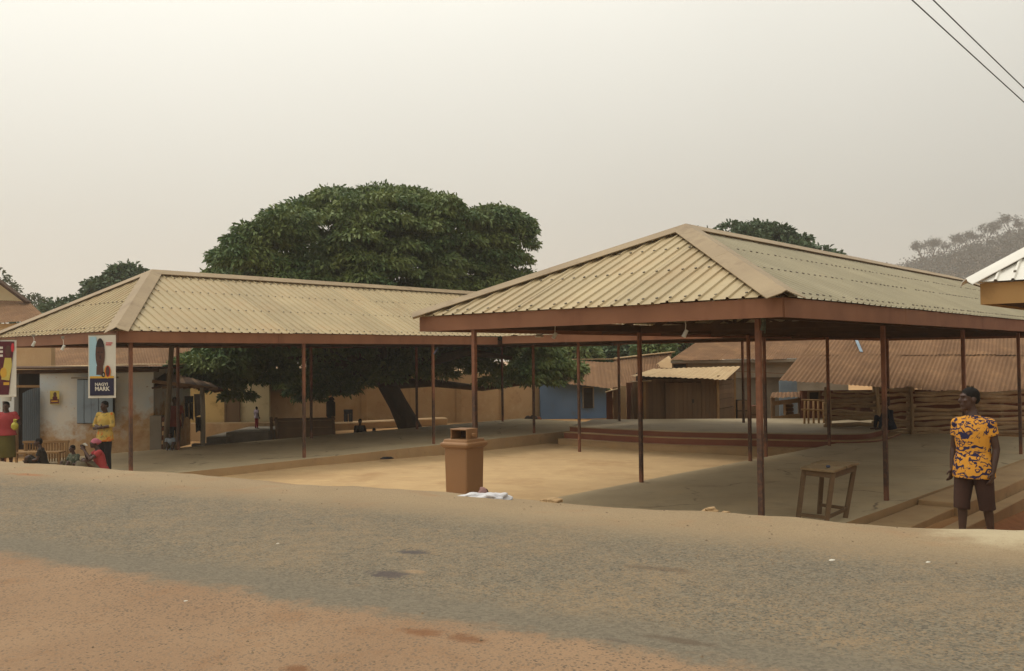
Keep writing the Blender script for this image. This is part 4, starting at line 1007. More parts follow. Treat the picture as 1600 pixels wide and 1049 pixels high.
# dark wooden stall in the shade beside the yellow house
ds = thing('market_stall', 'low dark wooden stall with plank counter in the tree shade', 'stall', (P(470, 690, 33).x, 33.2, -.3))
zc = P(470, 656, 33).z
planks(ds, P(432, 690, 32.9), P(522, 690, 33.3), -.3, zc-.04, .2, m_wood, horizontal=True)
for i in range(3):
    a_ = P(428, 656, 32.75+.3*i); b_ = P(524, 655, 33.1+.3*i); mb = MB(); mb.bar((a_.x, a_.y, zc), (b_.x, b_.y, zc), .27, .04); mb.build('counter_plank', m_wood, ds)
for px, Z in ((426, 32.9), (434, 32.7), (523, 33.2)):
    p_ = P(px, 690, Z); mb = MB(); mb.bar((p_.x, p_.y, -.4), (p_.x-.08, p_.y+.1, zc+.1), .09, .09, up=Vector((0, 1, 0))); mb.build('post', m_wood, ds)
bx = P(517, 650, 33.6); mb = MB(); mb.box((bx.x, bx.y, zc+.02+.3), (.3, .25, .6)); mb.box((bx.x+.03, bx.y, zc+.68), (.2, .2, .16)); single(mb, 'sack', m_dark, 'dark bulging sack standing on the end of the shaded stall', 'sack', bevel=.06)

# blue house
bh = thing('village_house', 'faded blue house with rusty patched zinc roof', 'house', (P(900, 662, 46.80).x, 43, -.5))
wall_part(bh, 'wall', P(845, 662, 46.40), P(948, 662, 46.80), -.7, P(900, 598, 46.80).z, .3, m_blue)
mb = MB(); mb.wall(P(845, 662, 46.40)+Vector((0, 4, 0)), P(845, 662, 46.40)+Vector((.001, .31, 0)), -.7, 1.3, .3); mb.build('side_wall', m_blue, bh)
o = opening(bh, 'window', 912, 926, 606, 638, 46.6, m_dark, frame=m_grey)
for i in range(1, 3):
    a_, b_ = P(912+14*i/3, 636, 46.70), P(912+14*i/3, 608, 46.70); mb = MB(); mb.bar(a_-Vector((0, .06, 0)), b_-Vector((0, .06, 0)), .03, .03, up=Vector((0, 1, 0))); mb.build('bar', m_grey, o)
sheet_roof(bh, P(858, 597, 46.00), P(976, 609, 46.00), P(858, 563, 48.80), P(968, 567, 48.80), m_rust, 6, wave=.025, pitch=.16)
sheet_roof(bh, P(976, 609, 46.00), P(1022, 592, 48.30), P(962, 568, 48.80), P(1030, 570, 49.80), m_rust, 3, wave=.025, pitch=.16)
sheet_roof(bh, P(962, 580, 49.10), P(1042, 588, 50.80), P(958, 561, 50.80), P(1050, 551, 52.80), m_rust, 4, wave=.025, pitch=.16)
mb = MB(); mb.bar(P(856, 562, 48.80), P(962, 561, 50.70), .35, .05); mb.bar(P(962, 560, 50.80), P(1052, 550, 52.80), .35, .05); mb.build('ridge_cap', m_rust_pale, bh)
prism_part(bh, 'gable_wall', [P(1018, 574, 51.00), P(1060, 576, 51.60), P(1045, 556, 52.30)], (.3, 2, 0), m_mud)
# rusty fence panels beside it
zf = thing('zinc_fence', 'rusty brown sheet fence between blue house and plank store', 'fence', (P(975, 660, 38).x, 38, -.4))
for i in range(5):
    a_, b_ = P(948+10.5*i, 662, 38+.1*(i % 2)), P(958+10.5*i, 662, 38.03+.1*(i % 2)); mb = MB(); mb.wall(a_, b_, -.5, P(960, 607-2*i+rng.uniform(-3, 3), 38).z, .03); mb.build('panel', (m_redmud, m_wood, m_mud)[i % 3], zf)
mb = MB(); mb.bar(P(946, 613, 37.9), P(970, 606, 37.9), .3, .03); mb.build('cap_sheet', m_rust_pale, zf)
for px in (987, 994):
    p_ = P(px, 660, 37.8); mb = MB(); mb.bar((p_.x, p_.y, -.4), (p_.x+.05, p_.y, P(px, 606, 37.8).z), .09, .06, up=Vector((0, 1, 0))); mb.build('post', m_wood, zf)

# plank store behind the stage
ps = thing('plank_store', 'dark wooden plank store with pale sheet roof behind the stage', 'store', (P(1075, 668, 36).x, 37, -.3))
fa, fb = P(1008, 668, 36), P(1122, 668, 36)
zt_ = P(1060, 592, 36).z
planks(ps, fa, fb, -.4, zt_, .155, m_wood)
sa, sb = P(1122.5, 668, 36.02), P(1149, 668, 38.3)
planks(ps, sa, sb, -.4, zt_+.1, .17, m_paleplank if False else m_wood, horizontal=True)
for (pp_, zz) in ((sa, zt_+.05), (sb, zt_+.3), (fa, zt_)):
    mb = MB(); mb.bar((pp_.x-.01, pp_.y-.06, -.4), (pp_.x-.01, pp_.y-.06, zz), .09, .07, up=Vector((0, 1, 0))); mb.build('corner_post', m_paleplank, ps)
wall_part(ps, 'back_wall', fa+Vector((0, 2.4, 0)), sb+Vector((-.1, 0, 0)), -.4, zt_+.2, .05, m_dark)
# double door
dA, dB = P(1040, 668, 35.9), P(1096, 668, 35.9)
dr = MB().wall(dA, dB, -.3, zt_-.12, .03).build('door', m_beam, ps)
planks(dr, dA-Vector((0, .035, 0)), dB-Vector((0, .035, 0)), -.28, zt_-.14, .17, m_wood, name='door_plank')
hp = P(1083, 627, 35.78); mb = MB(); mb.box(hp, (.05, .05, .14)); mb.build('padlock', m_dark, dr)
sheet_roof(ps, P(984, 588, 35.4), P(1134, 593, 35.4), P(1018, 577, 38.6), P(1157, 572.5, 38.6), m_rust_pale, 6, wave=.03, pitch=.16)
mb = MB(); mb.bar(P(986, 597, 35.6), P(1016, 595, 35.6), .8, .02); mb.build('loose_sheet', m_rust_pale, ps)

# wide house with hipped brown roof
wh = thing('village_house', 'wide house with brown hipped roof above the plank store', 'house', (P(1150, 580, 46).x, 48, -.4))
sheet_roof(wh, P(1046, 563, 45), P(1330, 560, 45), P(1110, 520, 49.5), P(1330, 518, 49.5), m_rust, 14)
wall_part(wh, 'wall', P(1052, 570, 45.6), P(1325, 570, 45.6), -.5, P(1150, 563, 45.6).z, .3, m_grey)
mb = MB(); mb.bar(P(1048, 565.5, 45.1), P(1326, 562.5, 45.1), .05, .14); mb.build('fascia_board', m_grey, wh)
opening(wh, 'window', 1052, 1072, 569, 590, 45.55, m_dark)

# clutter between plank store and ribbed house
gp = thing('yard_wall', 'low grey cement wall between the plank store and the ribbed brown roof', 'wall', (P(1190, 650, 40).x, 40, -.4))
wall_part(gp, 'wall', P(1149, 650, 40), P(1222, 650, 40), -.5, P(1180, 590, 40).z, .2, m_grey)
mb = MB(); mb.bar(P(1146, 580, 39.8), P(1262, 586, 39.8), .8, .03); mb.build('coping_sheet', m_rust, gp)
bd = thing('leaning_door', 'pale blue painted door leaf standing by the grey wall', 'door', (P(1232, 625, 39).x, 39, -.4))
a_, b_ = P(1218, 640, 39), P(1245, 595, 39); mb = MB(); mb.box(((a_.x+b_.x)/2, 39, (b_.z-.4)/2), (b_.x-a_.x, .05, b_.z+.4)); mb.build('leaf', m_paleblue, bd)
for px in (1224, 1231, 1238):
    q_ = P(px, 618, 38.95); mb = MB(); mb.box((q_.x, 38.965, (b_.z-.4)/2), (.03, .015, b_.z+.3)); mb.build('batten', m_paleblue, bd)
fs_ = thing('food_stall', 'small wooden stall with low patched zinc roof and open counter', 'stall', (P(1230, 660, 35).x, 35.3, -.2))
sheet_roof(fs_, P(1203, 622, 34.4), P(1256, 621, 34.4), P(1206, 614, 36.2), P(1252, 613, 36.2), m_rust, 4, wave=.03, pitch=.16)
for px, Z in ((1207, 34.7), (1252, 34.7), (1209, 36), (1250, 36)):
    p_ = P(px, 660, Z); mb = MB(); mb.bar((p_.x, Z, -.3), (p_.x, Z, P(px, 619, Z).z), .09, .09, up=Vector((0, 1, 0))); mb.build('post', m_wood, fs_)
for k_, (py, mm_) in enumerate(((652, m_paleplank), (628, m_wood))):
    mb = MB(); mb.bar(P(1206, py+3, 34.6), P(1254, py-3, 34.6), .05, .16); mb.build('counter_plank', mm_, fs_)
mb = MB(); mb.bar(P(1208, 658, 35.2), P(1250, 657, 35.2), .5, .05); mb.build('shelf', m_wood, fs_)
for i, (px, py, w_, h_, mt, lb) in enumerate(((1180, 645, 24, 22, m_redmud, 'reddish wooden crate by the stall post'), (1160, 640, 16, 30, m_dark, 'tall dark wooden crate beside the plank store corner'), (1233, 640, 12, 18, m_paleplank, 'pale wooden crate on the stall counter'))):
    a_, b_ = P(px-w_/2, py+h_/2, 35.6), P(px+w_/2, py-h_/2, 35.6); zb_ = -.35 if i < 2 else a_.z
    c_ = thing('wooden_crate', lb, 'crate', ((a_.x+b_.x)/2, 35.7, zb_), group='crates around the stall')
    mb = MB(); mb.box(((a_.x+b_.x)/2, 35.75, (zb_+b_.z)/2), (b_.x-a_.x-.06, .4, b_.z-zb_)); mb.build('crate_body', mt, c_)
    for j in range(3):
        z_ = zb_+(b_.z-zb_)*(j+.5)/3; mb = MB(); mb.box(((a_.x+b_.x)/2, 35.53, z_), (b_.x-a_.x, .03, (b_.z-zb_)/3-.04)); mb.build('slat', m_wood, c_)
# ribbed brown roof house
rh = thing('village_house', 'red mud house under a broad rust brown corrugated roof behind the log fence', 'house', (P(1420, 660, 34).x, 36, -.3))
e0, e1 = P(1217, 594.5, 33.4), P(1700, 617, 33.4)
sheet_roof(rh, e0, P(1470, 611, 33.4), P(1251, 553.5, 36.5), P(1490, 553.5, 36.5), m_rust, 9, wave=.03, pitch=.14)
sheet_roof(rh, P(1468, 611, 33.4), e1, P(1488, 553.5, 36.5), P(1710, 553.5, 36.5), m_rust, 8, wave=.03, pitch=.14)
sheet_roof(rh, P(1249, 555, 36.35), P(1710, 555, 36.35), P(1275, 522, 39), P(1700, 522, 39), m_rust, 15, wave=.03, pitch=.14)
wall_part(rh, 'wall', P(1254, 650, 34.3), P(1700, 650, 34.3), -.5, 1.25, .3, m_redmud)
opening(rh, 'window', 1264, 1278, 613, 624, 34.28, m_dark)
mb = MB(); mb.bar(P(1337, 529, 38.2), P(1346, 550, 36.6), .11, .02, up=Vector((0, -.5, 1))); mb.build('roof_patch', m_paleblue, rh)
for px in (1340, 1420, 1565):
    p_ = P(px, 650, 33.7); mb = MB(); mb.bar((p_.x, 33.7, -.4), (p_.x, 33.7, 1.2), .12, .12, up=Vector((0, 1, 0))); mb.build('veranda_post', m_wood, rh)

# log fence
lf = thing('log_fence', 'fence of rough horizontal logs piled between posts under the brown roof', 'fence', (P(1450, 690, 30).x, 30.2, -.1))
secs = [(1291, 1372), (1366, 1424), (1418, 1520), (1514, 1610), (1604, 1700)]
FZ = 30.0
for (pa0, pa1) in secs:
    z_ = -.12
    while z_ < 1.36:
        r_ = rng.choice((.035, .045, .055, .062, .078)); a_, b_ = P(pa0+rng.uniform(-6, 14), 650, FZ), P(pa1+rng.uniform(-12, 9), 650, FZ)
        t0_, t1_ = rng.uniform(-.075, .075), rng.uniform(-.075, .075); yy = FZ+rng.uniform(-.05, .05)
        pts = [(a_.x+(b_.x-a_.x)*k/5, yy+rng.uniform(-.02, .02), z_+r_+t0_+(t1_-t0_)*k/5+rng.uniform(-.03, .03)) for k in range(6)]
        mb = MB(); mb.tube(pts, [r_*rng.uniform(.8, 1.1) for k in range(6)], 7, jit=.08); mb.build('log', m_log, lf, smooth=True, weld=False)
        z_ += r_*2.0
for px in (1293, 1369, 1421, 1517, 1607):
    for dy in (-.14, .14):
        p_ = P(px, 650, FZ); mb = MB(); mb.tube([(p_.x, FZ+dy, -.3), (p_.x+.03, FZ+dy, .7), (p_.x, FZ+dy, 1.52)], [.06, .055, .05], 7, jit=.08); mb.build('post', m_log, lf, smooth=True)
# stick pen beside it
sp = thing('stick_pen', 'small pen of upright sticks and rails beside the log fence', 'pen', (P(1272, 660, 32).x, 32, -.2))
for i, px in enumerate((1256, 1263, 1271, 1280, 1288)):
    p_ = P(px, 660, 31.6+.05*i); mb = MB(); mb.tube([(p_.x, p_.y, -.3), (p_.x+rng.uniform(-.05, .05), p_.y, P(px, 625, 31.6).z)], [.04, .032], 7); mb.build('stick', m_paleplank, sp, smooth=True)
for py in (625, 640):
    mb = MB(); mb.tube([P(1252, py, 31.5), P(1272, py+.5, 31.5), P(1292, py+2, 31.5)], .03, 6); mb.build('rail', m_paleplank, sp, smooth=True)
# stones by the compound wall
for i, (px, w_, lb) in enumerate(((826, .32, 'dark stone lying at the foot of the compound wall'), (834, .36, 'middle dark stone beside the blue house corner'), (842, .26, 'small brown stone leaning by the shed post'))):
    p_ = P(px, 664, 45.2); mb = MB(); mb.ell((0, 0, w_*.3), (w_*.6, w_*.5, w_*.42), n=9, m=6); o = mb.build('stone', m_dark if i < 2 else m_redmud); jitter_mesh(o, .08, 4); o.location = (p_.x, p_.y, -.45); tag(o, lb, 'stone', 'stones at the compound wall')

# white roofed building near on the right: only its eave corner shows
m_newzinc = M('new_bright_zinc', srgb(226, 222, 212), srgb(212, 208, 198), 1.2, .42, [(srgb(186, 172, 148), 2, .6, .8, .35, (1, 1, .2))], bscale=80, bump=.1, spec=.5, perobj=.03)
m_ochre = M('ochre_fascia', srgb(184, 146, 96), srgb(170, 132, 84), 1.4, .75, [(srgb(110, 82, 52), 2.4, .56, .76, .4, None)], bscale=40, bump=.2)
wc = P(1516, 441, 12.0); wr = thing('white_roofed_building', 'building with bright new white ribbed roof corner and ochre fascia', 'building', (wc.x+2.2, wc.y+1, 0.1))
dv = -DV; W0 = Vector(wc); hipr = 2.6; rise_w = 1.85; Lw = 5.2
roof_slope(wr, W0, W0+dv*Lw, DU, rise_w/hipr, Lim(lambda a: hipr*(1-abs(a-Lw/2)/(Lw/2)), (Lw/2,)), mat=m_newzinc, ribs_per_sheet=4, pitch=.2)
roof_slope(wr, W0+DU*8, W0, dv, rise_w/(Lw/2), Lim(lambda a: min(Lw/2, a*Lw/2/hipr if a < 4 else (8-a)*Lw/2/hipr, Lw/2), (hipr, 8-hipr)), mat=m_newzinc, ribs_per_sheet=4, pitch=.2)
roof_slope(wr, W0+dv*Lw, W0+dv*Lw+DU*8, -dv, rise_w/(Lw/2), Lim(lambda a: min(Lw/2, a*Lw/2/hipr if a < 4 else (8-a)*Lw/2/hipr), (hipr, 8-hipr)), mat=m_newzinc, ribs_per_sheet=4, pitch=.2)
apx = W0+dv*Lw/2+DU*hipr+UP*rise_w; apx2 = W0+dv*Lw/2+DU*(8-hipr)+UP*rise_w
nH = (UP-DU*rise_w/hipr).normalized(); nL = (UP-dv*rise_w/(Lw/2)).normalized(); nR_ = (UP+dv*rise_w/(Lw/2)).normalized()
cap_line(wr, W0-(apx-W0).normalized()*.06, apx, nH, nL, .13, .05, m_newzinc); cap_line(wr, W0+dv*Lw, apx, nH, nR_, .13, .05, m_newzinc); cap_line(wr, apx, apx2, nL, nR_, .13, .05, m_newzinc)
q = W0+DU*.1+dv*.1-UP*.02
for a_, b_ in ((q, W0+DU*.1+dv*(Lw-.1)-UP*.02), (q+DU*.02, W0+DU*7.9+dv*.1-UP*.02), (W0+DU*.12+dv*(Lw-.1)-UP*.02, W0+DU*7.9+dv*(Lw-.1)-UP*.02)):
    mb = MB(); mb.bar(a_, b_, .03, .27, top=True); mb.build('fascia_board', m_ochre, wr)
mb = MB(); c4 = [q-UP*.25+DU*.03+dv*.03, W0+DU*.13+dv*(Lw-.13)-UP*.27, W0+DU*7.85+dv*(Lw-.13)-UP*.27, W0+DU*7.85+dv*.13-UP*.27]
mb.prism([(p.x, p.y) for p in c4], wc.z-.262, wc.z-.248); mb.build('soffit', m_beam, wr)
mb = MB(); w4 = [W0+DU*1.9+dv*1.9, W0+DU*1.9+dv*4.6, W0+DU*7.4+dv*4.6, W0+DU*7.4+dv*1.9]; mb.prism([(p.x, p.y) for p in w4], -.6, wc.z-.27); mb.build('wall', m_cream, wr)
# ------------------------------------------------------------------ people
dg = None
def remesh(mb, name, mat, parent, voxel, smooth=4, label=None, world=False):
    """fuse overlapping closed shapes into one continuous skin"""
    o = mb.build(name, mat, None, weld=False)
    md = o.modifiers.new('fuse', 'REMESH'); md.mode = 'VOXEL'; md.voxel_size = voxel
    ms = o.modifiers.new('soften', 'SMOOTH'); ms.iterations = smooth; ms.factor = .5
    g = bpy.context.evaluated_depsgraph_get(); me = bpy.data.meshes.new_from_object(o.evaluated_get(g))
    old = o.data; o.modifiers.clear(); o.data = me; bpy.data.meshes.remove(old)
    me.name = name; me.materials.clear(); me.materials.append(mat)
    for p in me.polygons: p.use_smooth = True
    o.parent = parent
    if label: o['label'] = label
    return o
m_skin = M('dark_brown_skin', srgb(74, 50, 39), srgb(62, 41, 32), 6, .5, bscale=120, bump=.1, spec=.4)
m_hair = M('black_hair', srgb(24, 20, 18), srgb(18, 15, 14), 30, .9, bscale=150, bump=.6)
m_eye = M('eye_white', srgb(200, 190, 176), srgb(190, 180, 166), 5, .3, bump=0)
def V(*a): return Vector(a)
def caps(mb, a, ra, b, rb, n=10):
    a, b = Vector(a), Vector(b); d = (b-a).normalized()
    u = d.orthogonal().normalized(); v = d.cross(u); rings = []
    for k in range(5):
        t = math.pi/2*(1-k/4.); rings.append((a-d*ra*math.sin(t), u*max(ra*math.cos(t), 1e-4), v*max(ra*math.cos(t), 1e-4)))
    for k in range(5):
        t = math.pi/2*(k/4.); rings.append((b+d*rb*math.sin(t), u*max(rb*math.cos(t), 1e-4), v*max(rb*math.cos(t), 1e-4)))
    mb.loft(rings, n)
def head_shapes(mb, c, yaw, s, tilt=0.):
    """skull, jaw, nose, lips, ears, brow; face looks along -Y turned by yaw about Z"""
    Rm = Matrix.Rotation(yaw, 3, 'Z') @ Matrix.Rotation(tilt, 3, 'X')
    f = lambda x, y, z: Vector(c)+Rm @ Vector((x, y, z))*s
    mb.ell(f(0, .012, .035), V(.074, .095, .092)*s, Rm, 16, 10)
    mb.ell(f(0, -.022, -.03), V(.058, .068, .078)*s, Rm, 14, 8)
    mb.ell(f(0, -.055, -.085), V(.034, .032, .026)*s, Rm, 10, 6)
    mb.ell(f(0, -.098, -.008), V(.017, .022, .024)*s, Rm, 10, 6); mb.ell(f(0, -.086, .016), V(.010, .014, .03)*s, Rm, 8, 6)
    mb.ell(f(0, -.087, -.046), V(.026, .014, .009)*s, Rm, 10, 6); mb.ell(f(0, -.084, -.058), V(.023, .014, .009)*s, Rm, 10, 6)
    mb.ell(f(0, -.076, .046), V(.052, .018, .012)*s, Rm, 10, 6)
    for sg in (-1, 1): mb.ell(f(sg*.076, .012, .0), V(.012, .022, .032)*s, Rm, 8, 6); mb.ell(f(sg*.04, -.062, -.005), V(.024, .022, .02)*s, Rm, 8, 6)
    return f, Rm
def hand_shapes(mb, wrist, d, thumb, s, curl=.5, detail=True):
    """palm, four unequal bent fingers, thumb from the side; d = direction along the hand, thumb = side of the thumb"""
    d = Vector(d).normalized(); th = Vector(thumb); th = (th-d*th.dot(d)).normalized(); nrm = d.cross(th).normalized()
    w_ = Vector(wrist); c = w_+d*.05*s
    mb.ell(c, V(.042, .05, .018)*s, Matrix((th, d, nrm)).transposed(), 10, 8)
    for i, (o_, ln) in enumerate(((.031, .072), (.011, .082), (-.010, .076), (-.030, .06))):
        r_ = .0098*s; b = c+(th*o_+d*.04)*s; d1 = (d*math.cos(curl*.5)+nrm*math.sin(curl*.5)+th*(o_*1.2)).normalized(); d2 = (d*math.cos(curl*1.3)+nrm*math.sin(curl*1.3)).normalized()
        k = b+d1*ln*.5*s; caps(mb, b-d*.015*s, r_*1.1, k, r_, 7); caps(mb, k, r_, k+d2*ln*.5*s, r_*.8, 7)
    b = c+(th*.03-d*.015)*s; k = b+(th*.75+d*.6+nrm*.25).normalized()*.04*s; caps(mb, b, .014*s, k, .0115*s, 7); caps(mb, k, .0115*s, k+(d*.9+th*.2+nrm*.3).normalized()*.032*s, .009*s, 7)
def person(label, loc, rz, J, s=1., voxel=.011, shirt=None, sleeves=.45, bottom=None, bottom_to=.55, skirt=None, hair=True, head_yaw=0., head_tilt=0., shirt_drop=.1, wrap=None, girth=1., detail=False, curl=.5, group=None, thumb=None, shoes=None, hair_mat=None, head_s=1.0):
    """J: joints in metres for a 1.75 m adult facing -Y: head, neck, chest, pelvis, sh, el, wr, hip, knee, ank, toe (pairs: viewer's left first)"""
    t = thing('person', label, 'person', loc, rz, group)
    j = {k: ([Vector(a)*s for a in v] if isinstance(v, list) else Vector(v)*s) for k, v in J.items()}
    g = girth*s; mb = MB()
    sx_ = (j['sh'][1]-j['sh'][0]).normalized()
    spine = [j['pelvis'], j['pelvis'].lerp(j['chest'], .5), j['chest'], j['neck']]
    def frame(i):
        d = (spine[min(i+1, 3)]-spine[max(i-1, 0)]).normalized(); ax = (sx_-d*sx_.dot(d)).normalized(); return d, ax, d.cross(ax)
    rings = []
    for (f, rx, ry) in ((-.35, .12, .095), (-.12, .162, .118), (.2, .16, .112), (.6, .138, .100), (1., .145, .102), (1.5, .166, .112), (2.1, .176, .115), (2.5, .15, .095), (2.75, .10, .072), (3.0, .062, .058), (3.2, .05, .05)):
        i = int(min(max(f, 0), 2.999)); k = f-i; p = spine[i]+(spine[i+1]-spine[i])*k; d, ax, ay = frame(min(3, i+(1 if k > .5 else 0)))
        rings.append((p, ax*rx*g, ay*ry*g))
    mb.loft(rings, 16)
    hd = j['head']; caps(mb, j['neck']-(hd-j['neck'])*.2, .055*s, j['neck'].lerp(hd, .75), .052*s)
    f, Rm = head_shapes(mb, hd, head_yaw, s*head_s, head_tilt)
    for i in (0, 1):
        mb.ell(j['sh'][i]-V(0, 0, .01)*s, V(.062, .06, .062)*g)
        caps(mb, j['sh'][i], .052*g, j['el'][i], .041*s); caps(mb, j['el'][i], .041*s, j['el'][i].lerp(j['wr'][i], .35), .04*s); caps(mb, j['el'][i].lerp(j['wr'][i], .35), .04*s, j['wr'][i], .027*s)
        hdv = (j['wr'][i]-j['el'][i]).normalized(); hd_dir = J.get('hand', [None, None])[i] if 'hand' in J else None
        hand_shapes(mb, j['wr'][i], hd_dir or hdv, (thumb[i] if thumb else (0, -1, .1)), s, curl)
        mb.ell(j['hip'][i], V(.095, .1, .1)*g); caps(mb, j['hip'][i], .088*g, j['knee'][i], .056*s); kn, an = j['knee'][i], j['ank'][i]
        bk = (j['toe'][i]-an); bk.z = 0; bk = bk.normalized()
        caps(mb, kn, .054*s, kn.lerp(an, .35)-bk*.012*s, .054*s); caps(mb, kn.lerp(an, .35)-bk*.012*s, .054*s, an, .034*s)
        caps(mb, an+V(0, 0, -.03)*s-bk*.03*s, .036*s, j['toe'][i], .028*s)
    remesh(mb, 'body', m_skin, t, voxel*s)
    for sg in (-1, 1):
        e = MB(); e.ell(f(sg*.031, -.078, .019), V(.0125, .008, .0075)*s, Rm, 8, 6); e.build('eye', m_eye, t, smooth=True)
        e = MB(); e.ell(f(sg*.031, -.0845, .019), V(.006, .003, .006)*s, Rm, 8, 6); e.build('pupil', m_hair, t, smooth=True)
    if hair:
        s0 = s; s = s*head_s; h = MB(); h.ell(f(0, .017, .050), V(.0785, .0945, .085)*s, Rm, 16, 10); h.ell(f(0, .05, .012), V(.068, .062, .062)*s, Rm, 12, 8)
        remesh(h, 'hair', hair_mat or m_hair, t, .01*s, 2); s = s0
    if wrap:
        h = MB(); h.ell(f(0, .02, .05), V(.088, .108, .088)*s, Rm, 16, 10); h.ell(f(.02, .11, .06), V(.05, .045, .045)*s, Rm, 10, 8); h.tube([f(.084*math.cos(a), .015+.1*math.sin(a), .035+.01*math.sin(3*a)) for a in [2*math.pi*k/20 for k in range(21)]], .018*s, 6)
        remesh(h, 'headscarf', wrap, t, .01*s, 2)
    if shirt:
        h = MB(); rg = []
        for (f_, rx, ry) in ((-shirt_drop*8-.05, .218, .176), (-shirt_drop*4, .212, .168), (.2, .196, .15), (.6, .176, .130), (1., .178, .128), (1.5, .188, .130), (2.1, .196, .130), (2.45, .176, .112), (2.72, .122, .084), (2.9, .075, .07)):
            i = int(min(max(f_, 0), 2.999)); k = f_-i; p = spine[i]+(spine[i+1]-spine[i])*k; d, ax, ay = frame(min(3, i+(1 if k > .5 else 0))); rg.append((p, ax*rx*g, ay*ry*g))
        h.loft(rg, 20)
        for i in (0, 1):
            caps(h, spine[2].lerp(spine[3], .72)+(j['sh'][i]-spine[3])*.22, .062*g, j['sh'][i]-V(0, 0, .01)*s, .064*g)
            dn = (j['el'][i]-j['sh'][i]).normalized(); h.ell(j['sh'][i]-V(0, 0, .012)*s, V(.07, .071, .07)*g); q = j['sh'][i].lerp(j['el'][i], min(1, sleeves)); e1 = sx_-dn*sx_.dot(dn); e1.normalize(); e2 = dn.cross(e1); rr = (.064, .066) if sleeves < .9 else (.06, .052); h.loft([(j['sh'][i]-dn*.02*s, e1*.06*g, e2*.062*g), (j['sh'][i].lerp(q, .5), e1*(rr[0]-.004)*g, e2*rr[0]*1.08*g), (q, e1*(rr[1]-.006)*g, e2*rr[1]*1.1*g)], 14)
            if sleeves > 1: caps(h, j['el'][i], .052*g, j['el'][i].lerp(j['wr'][i], sleeves-1), .042*s)
        remesh(h, 'shirt', shirt, t, voxel*s*1.1, 3)
    if bottom:
        h = MB(); d, ax, ay = frame(0); p = j['pelvis']
        h.loft([(p+d*.16*s, ax*.15*g, ay*.112*g), (p+d*.05*s, ax*.168*g, ay*.125*g), (p-d*.06*s, ax*.175*g, ay*.13*g), (p-d*.13*s, ax*.13*g, ay*.11*g)], 16)
        for i in (0, 1):
            h.ell(j['hip'][i], V(.10, .108, .1)*g); 
            kn_ = j['knee'][i]; dn = (kn_-j['hip'][i]).normalized(); e1 = sx_-dn*sx_.dot(dn); e1.normalize(); e2 = dn.cross(e1)
            if bottom_to < .75:
                hem = kn_.lerp(j['ank'][i], (bottom_to-.5)*2); h.loft([(j['hip'][i], e1*.102*g, e2*.108*g), (j['hip'][i].lerp(kn_, .5), e1*.098*g, e2*.1*g), (kn_, e1*.083*g, e2*.088*g), (hem, e1*.082*g, e2*.09*g)], 16)
            else: caps(h, j['hip'][i], .1*g, kn_, .076*g); caps(h, kn_, .075*g, kn_.lerp(j['ank'][i], (bottom_to-.5)*2), .056*g)
        remesh(h, 'shorts' if bottom_to < .75 else 'trousers', bottom, t, voxel*s*1.1, 3)
    if skirt:
        h = MB(); p = j['pelvis']; kk = (j['knee'][0]+j['knee'][1])/2; aa = (j['ank'][0]+j['ank'][1])/2
        if abs(kk.z-p.z) > .2*s:
            h.loft([(p+V(0, 0, .14)*s, V(.15, 0, 0)*g, V(0, .115, 0)*g), (p, V(.178, 0, 0)*g, V(0, .14, 0)*g), (kk, V(.2, 0, 0)*g, V(0, .15, 0)*g), (kk.lerp(aa, .45), V(.205, 0, 0)*g, V(0, .16, 0)*g)], 20)
        else:
            h.ell(p, V(.2, .17, .16)*g); 
            for i in (0, 1): caps(h, j['hip'][i], .125*g, j['knee'][i], .1*g); caps(h, j['knee'][i], .1*g, j['ank'][i].lerp(j['knee'][i], .2), .08*g)
            caps(h, (j['hip'][0]+j['hip'][1])/2, .11*g, kk, .09*g)
        remesh(h, 'skirt', skirt, t, voxel*s*1.2, 4)
    if shoes:
        for i in (0, 1):
            h = MB(); bk = j['toe'][i]-j['ank'][i]; bk.z = 0; bk = bk.normalized()
            caps(h, V(j['ank'][i].x, j['ank'][i].y, .025*s)-bk*.06*s, .03*s, V(j['toe'][i].x, j['toe'][i].y, .022*s)+bk*.03*s, .034*s); remesh(h, 'sandal', shoes, t, .011*s, 1)
    return t
def stand(**k):
    J = dict(head=(0, -.02, 1.60), neck=(0, .01, 1.46), chest=(0, 0, 1.26), pelvis=(0, 0, .93), sh=[(-.185, .01, 1.41), (.185, .01, 1.41)], el=[(-.245, .03, 1.12), (.245, .03, 1.12)], wr=[(-.25, -.05, .88), (.25, -.05, .88)],
             hip=[(-.088, 0, .89), (.088, 0, .89)], knee=[(-.1, -.02, .49), (.1, -.02, .49)], ank=[(-.105, .02, .08), (.105, .02, .08)], toe=[(-.12, -.14, .03), (.12, -.14, .03)])
    J.update(k); return J
def sit_ground(**k):
    J = dict(head=(0, -.1, .80), neck=(0, -.05, .65), chest=(0, -.02, .46), pelvis=(0, .05, .14), sh=[(-.18, -.03, .60), (.18, -.03, .60)], el=[(-.25, -.12, .34), (.25, -.12, .34)], wr=[(-.17, -.32, .32), (.17, -.32, .32)],
             hip=[(-.09, .0, .13), (.09, .0, .13)], knee=[(-.16, -.36, .40), (.16, -.36, .40)], ank=[(-.12, -.46, .07), (.12, -.46, .07)], toe=[(-.13, -.62, .03), (.13, -.62, .03)])
    J.update(k); return J
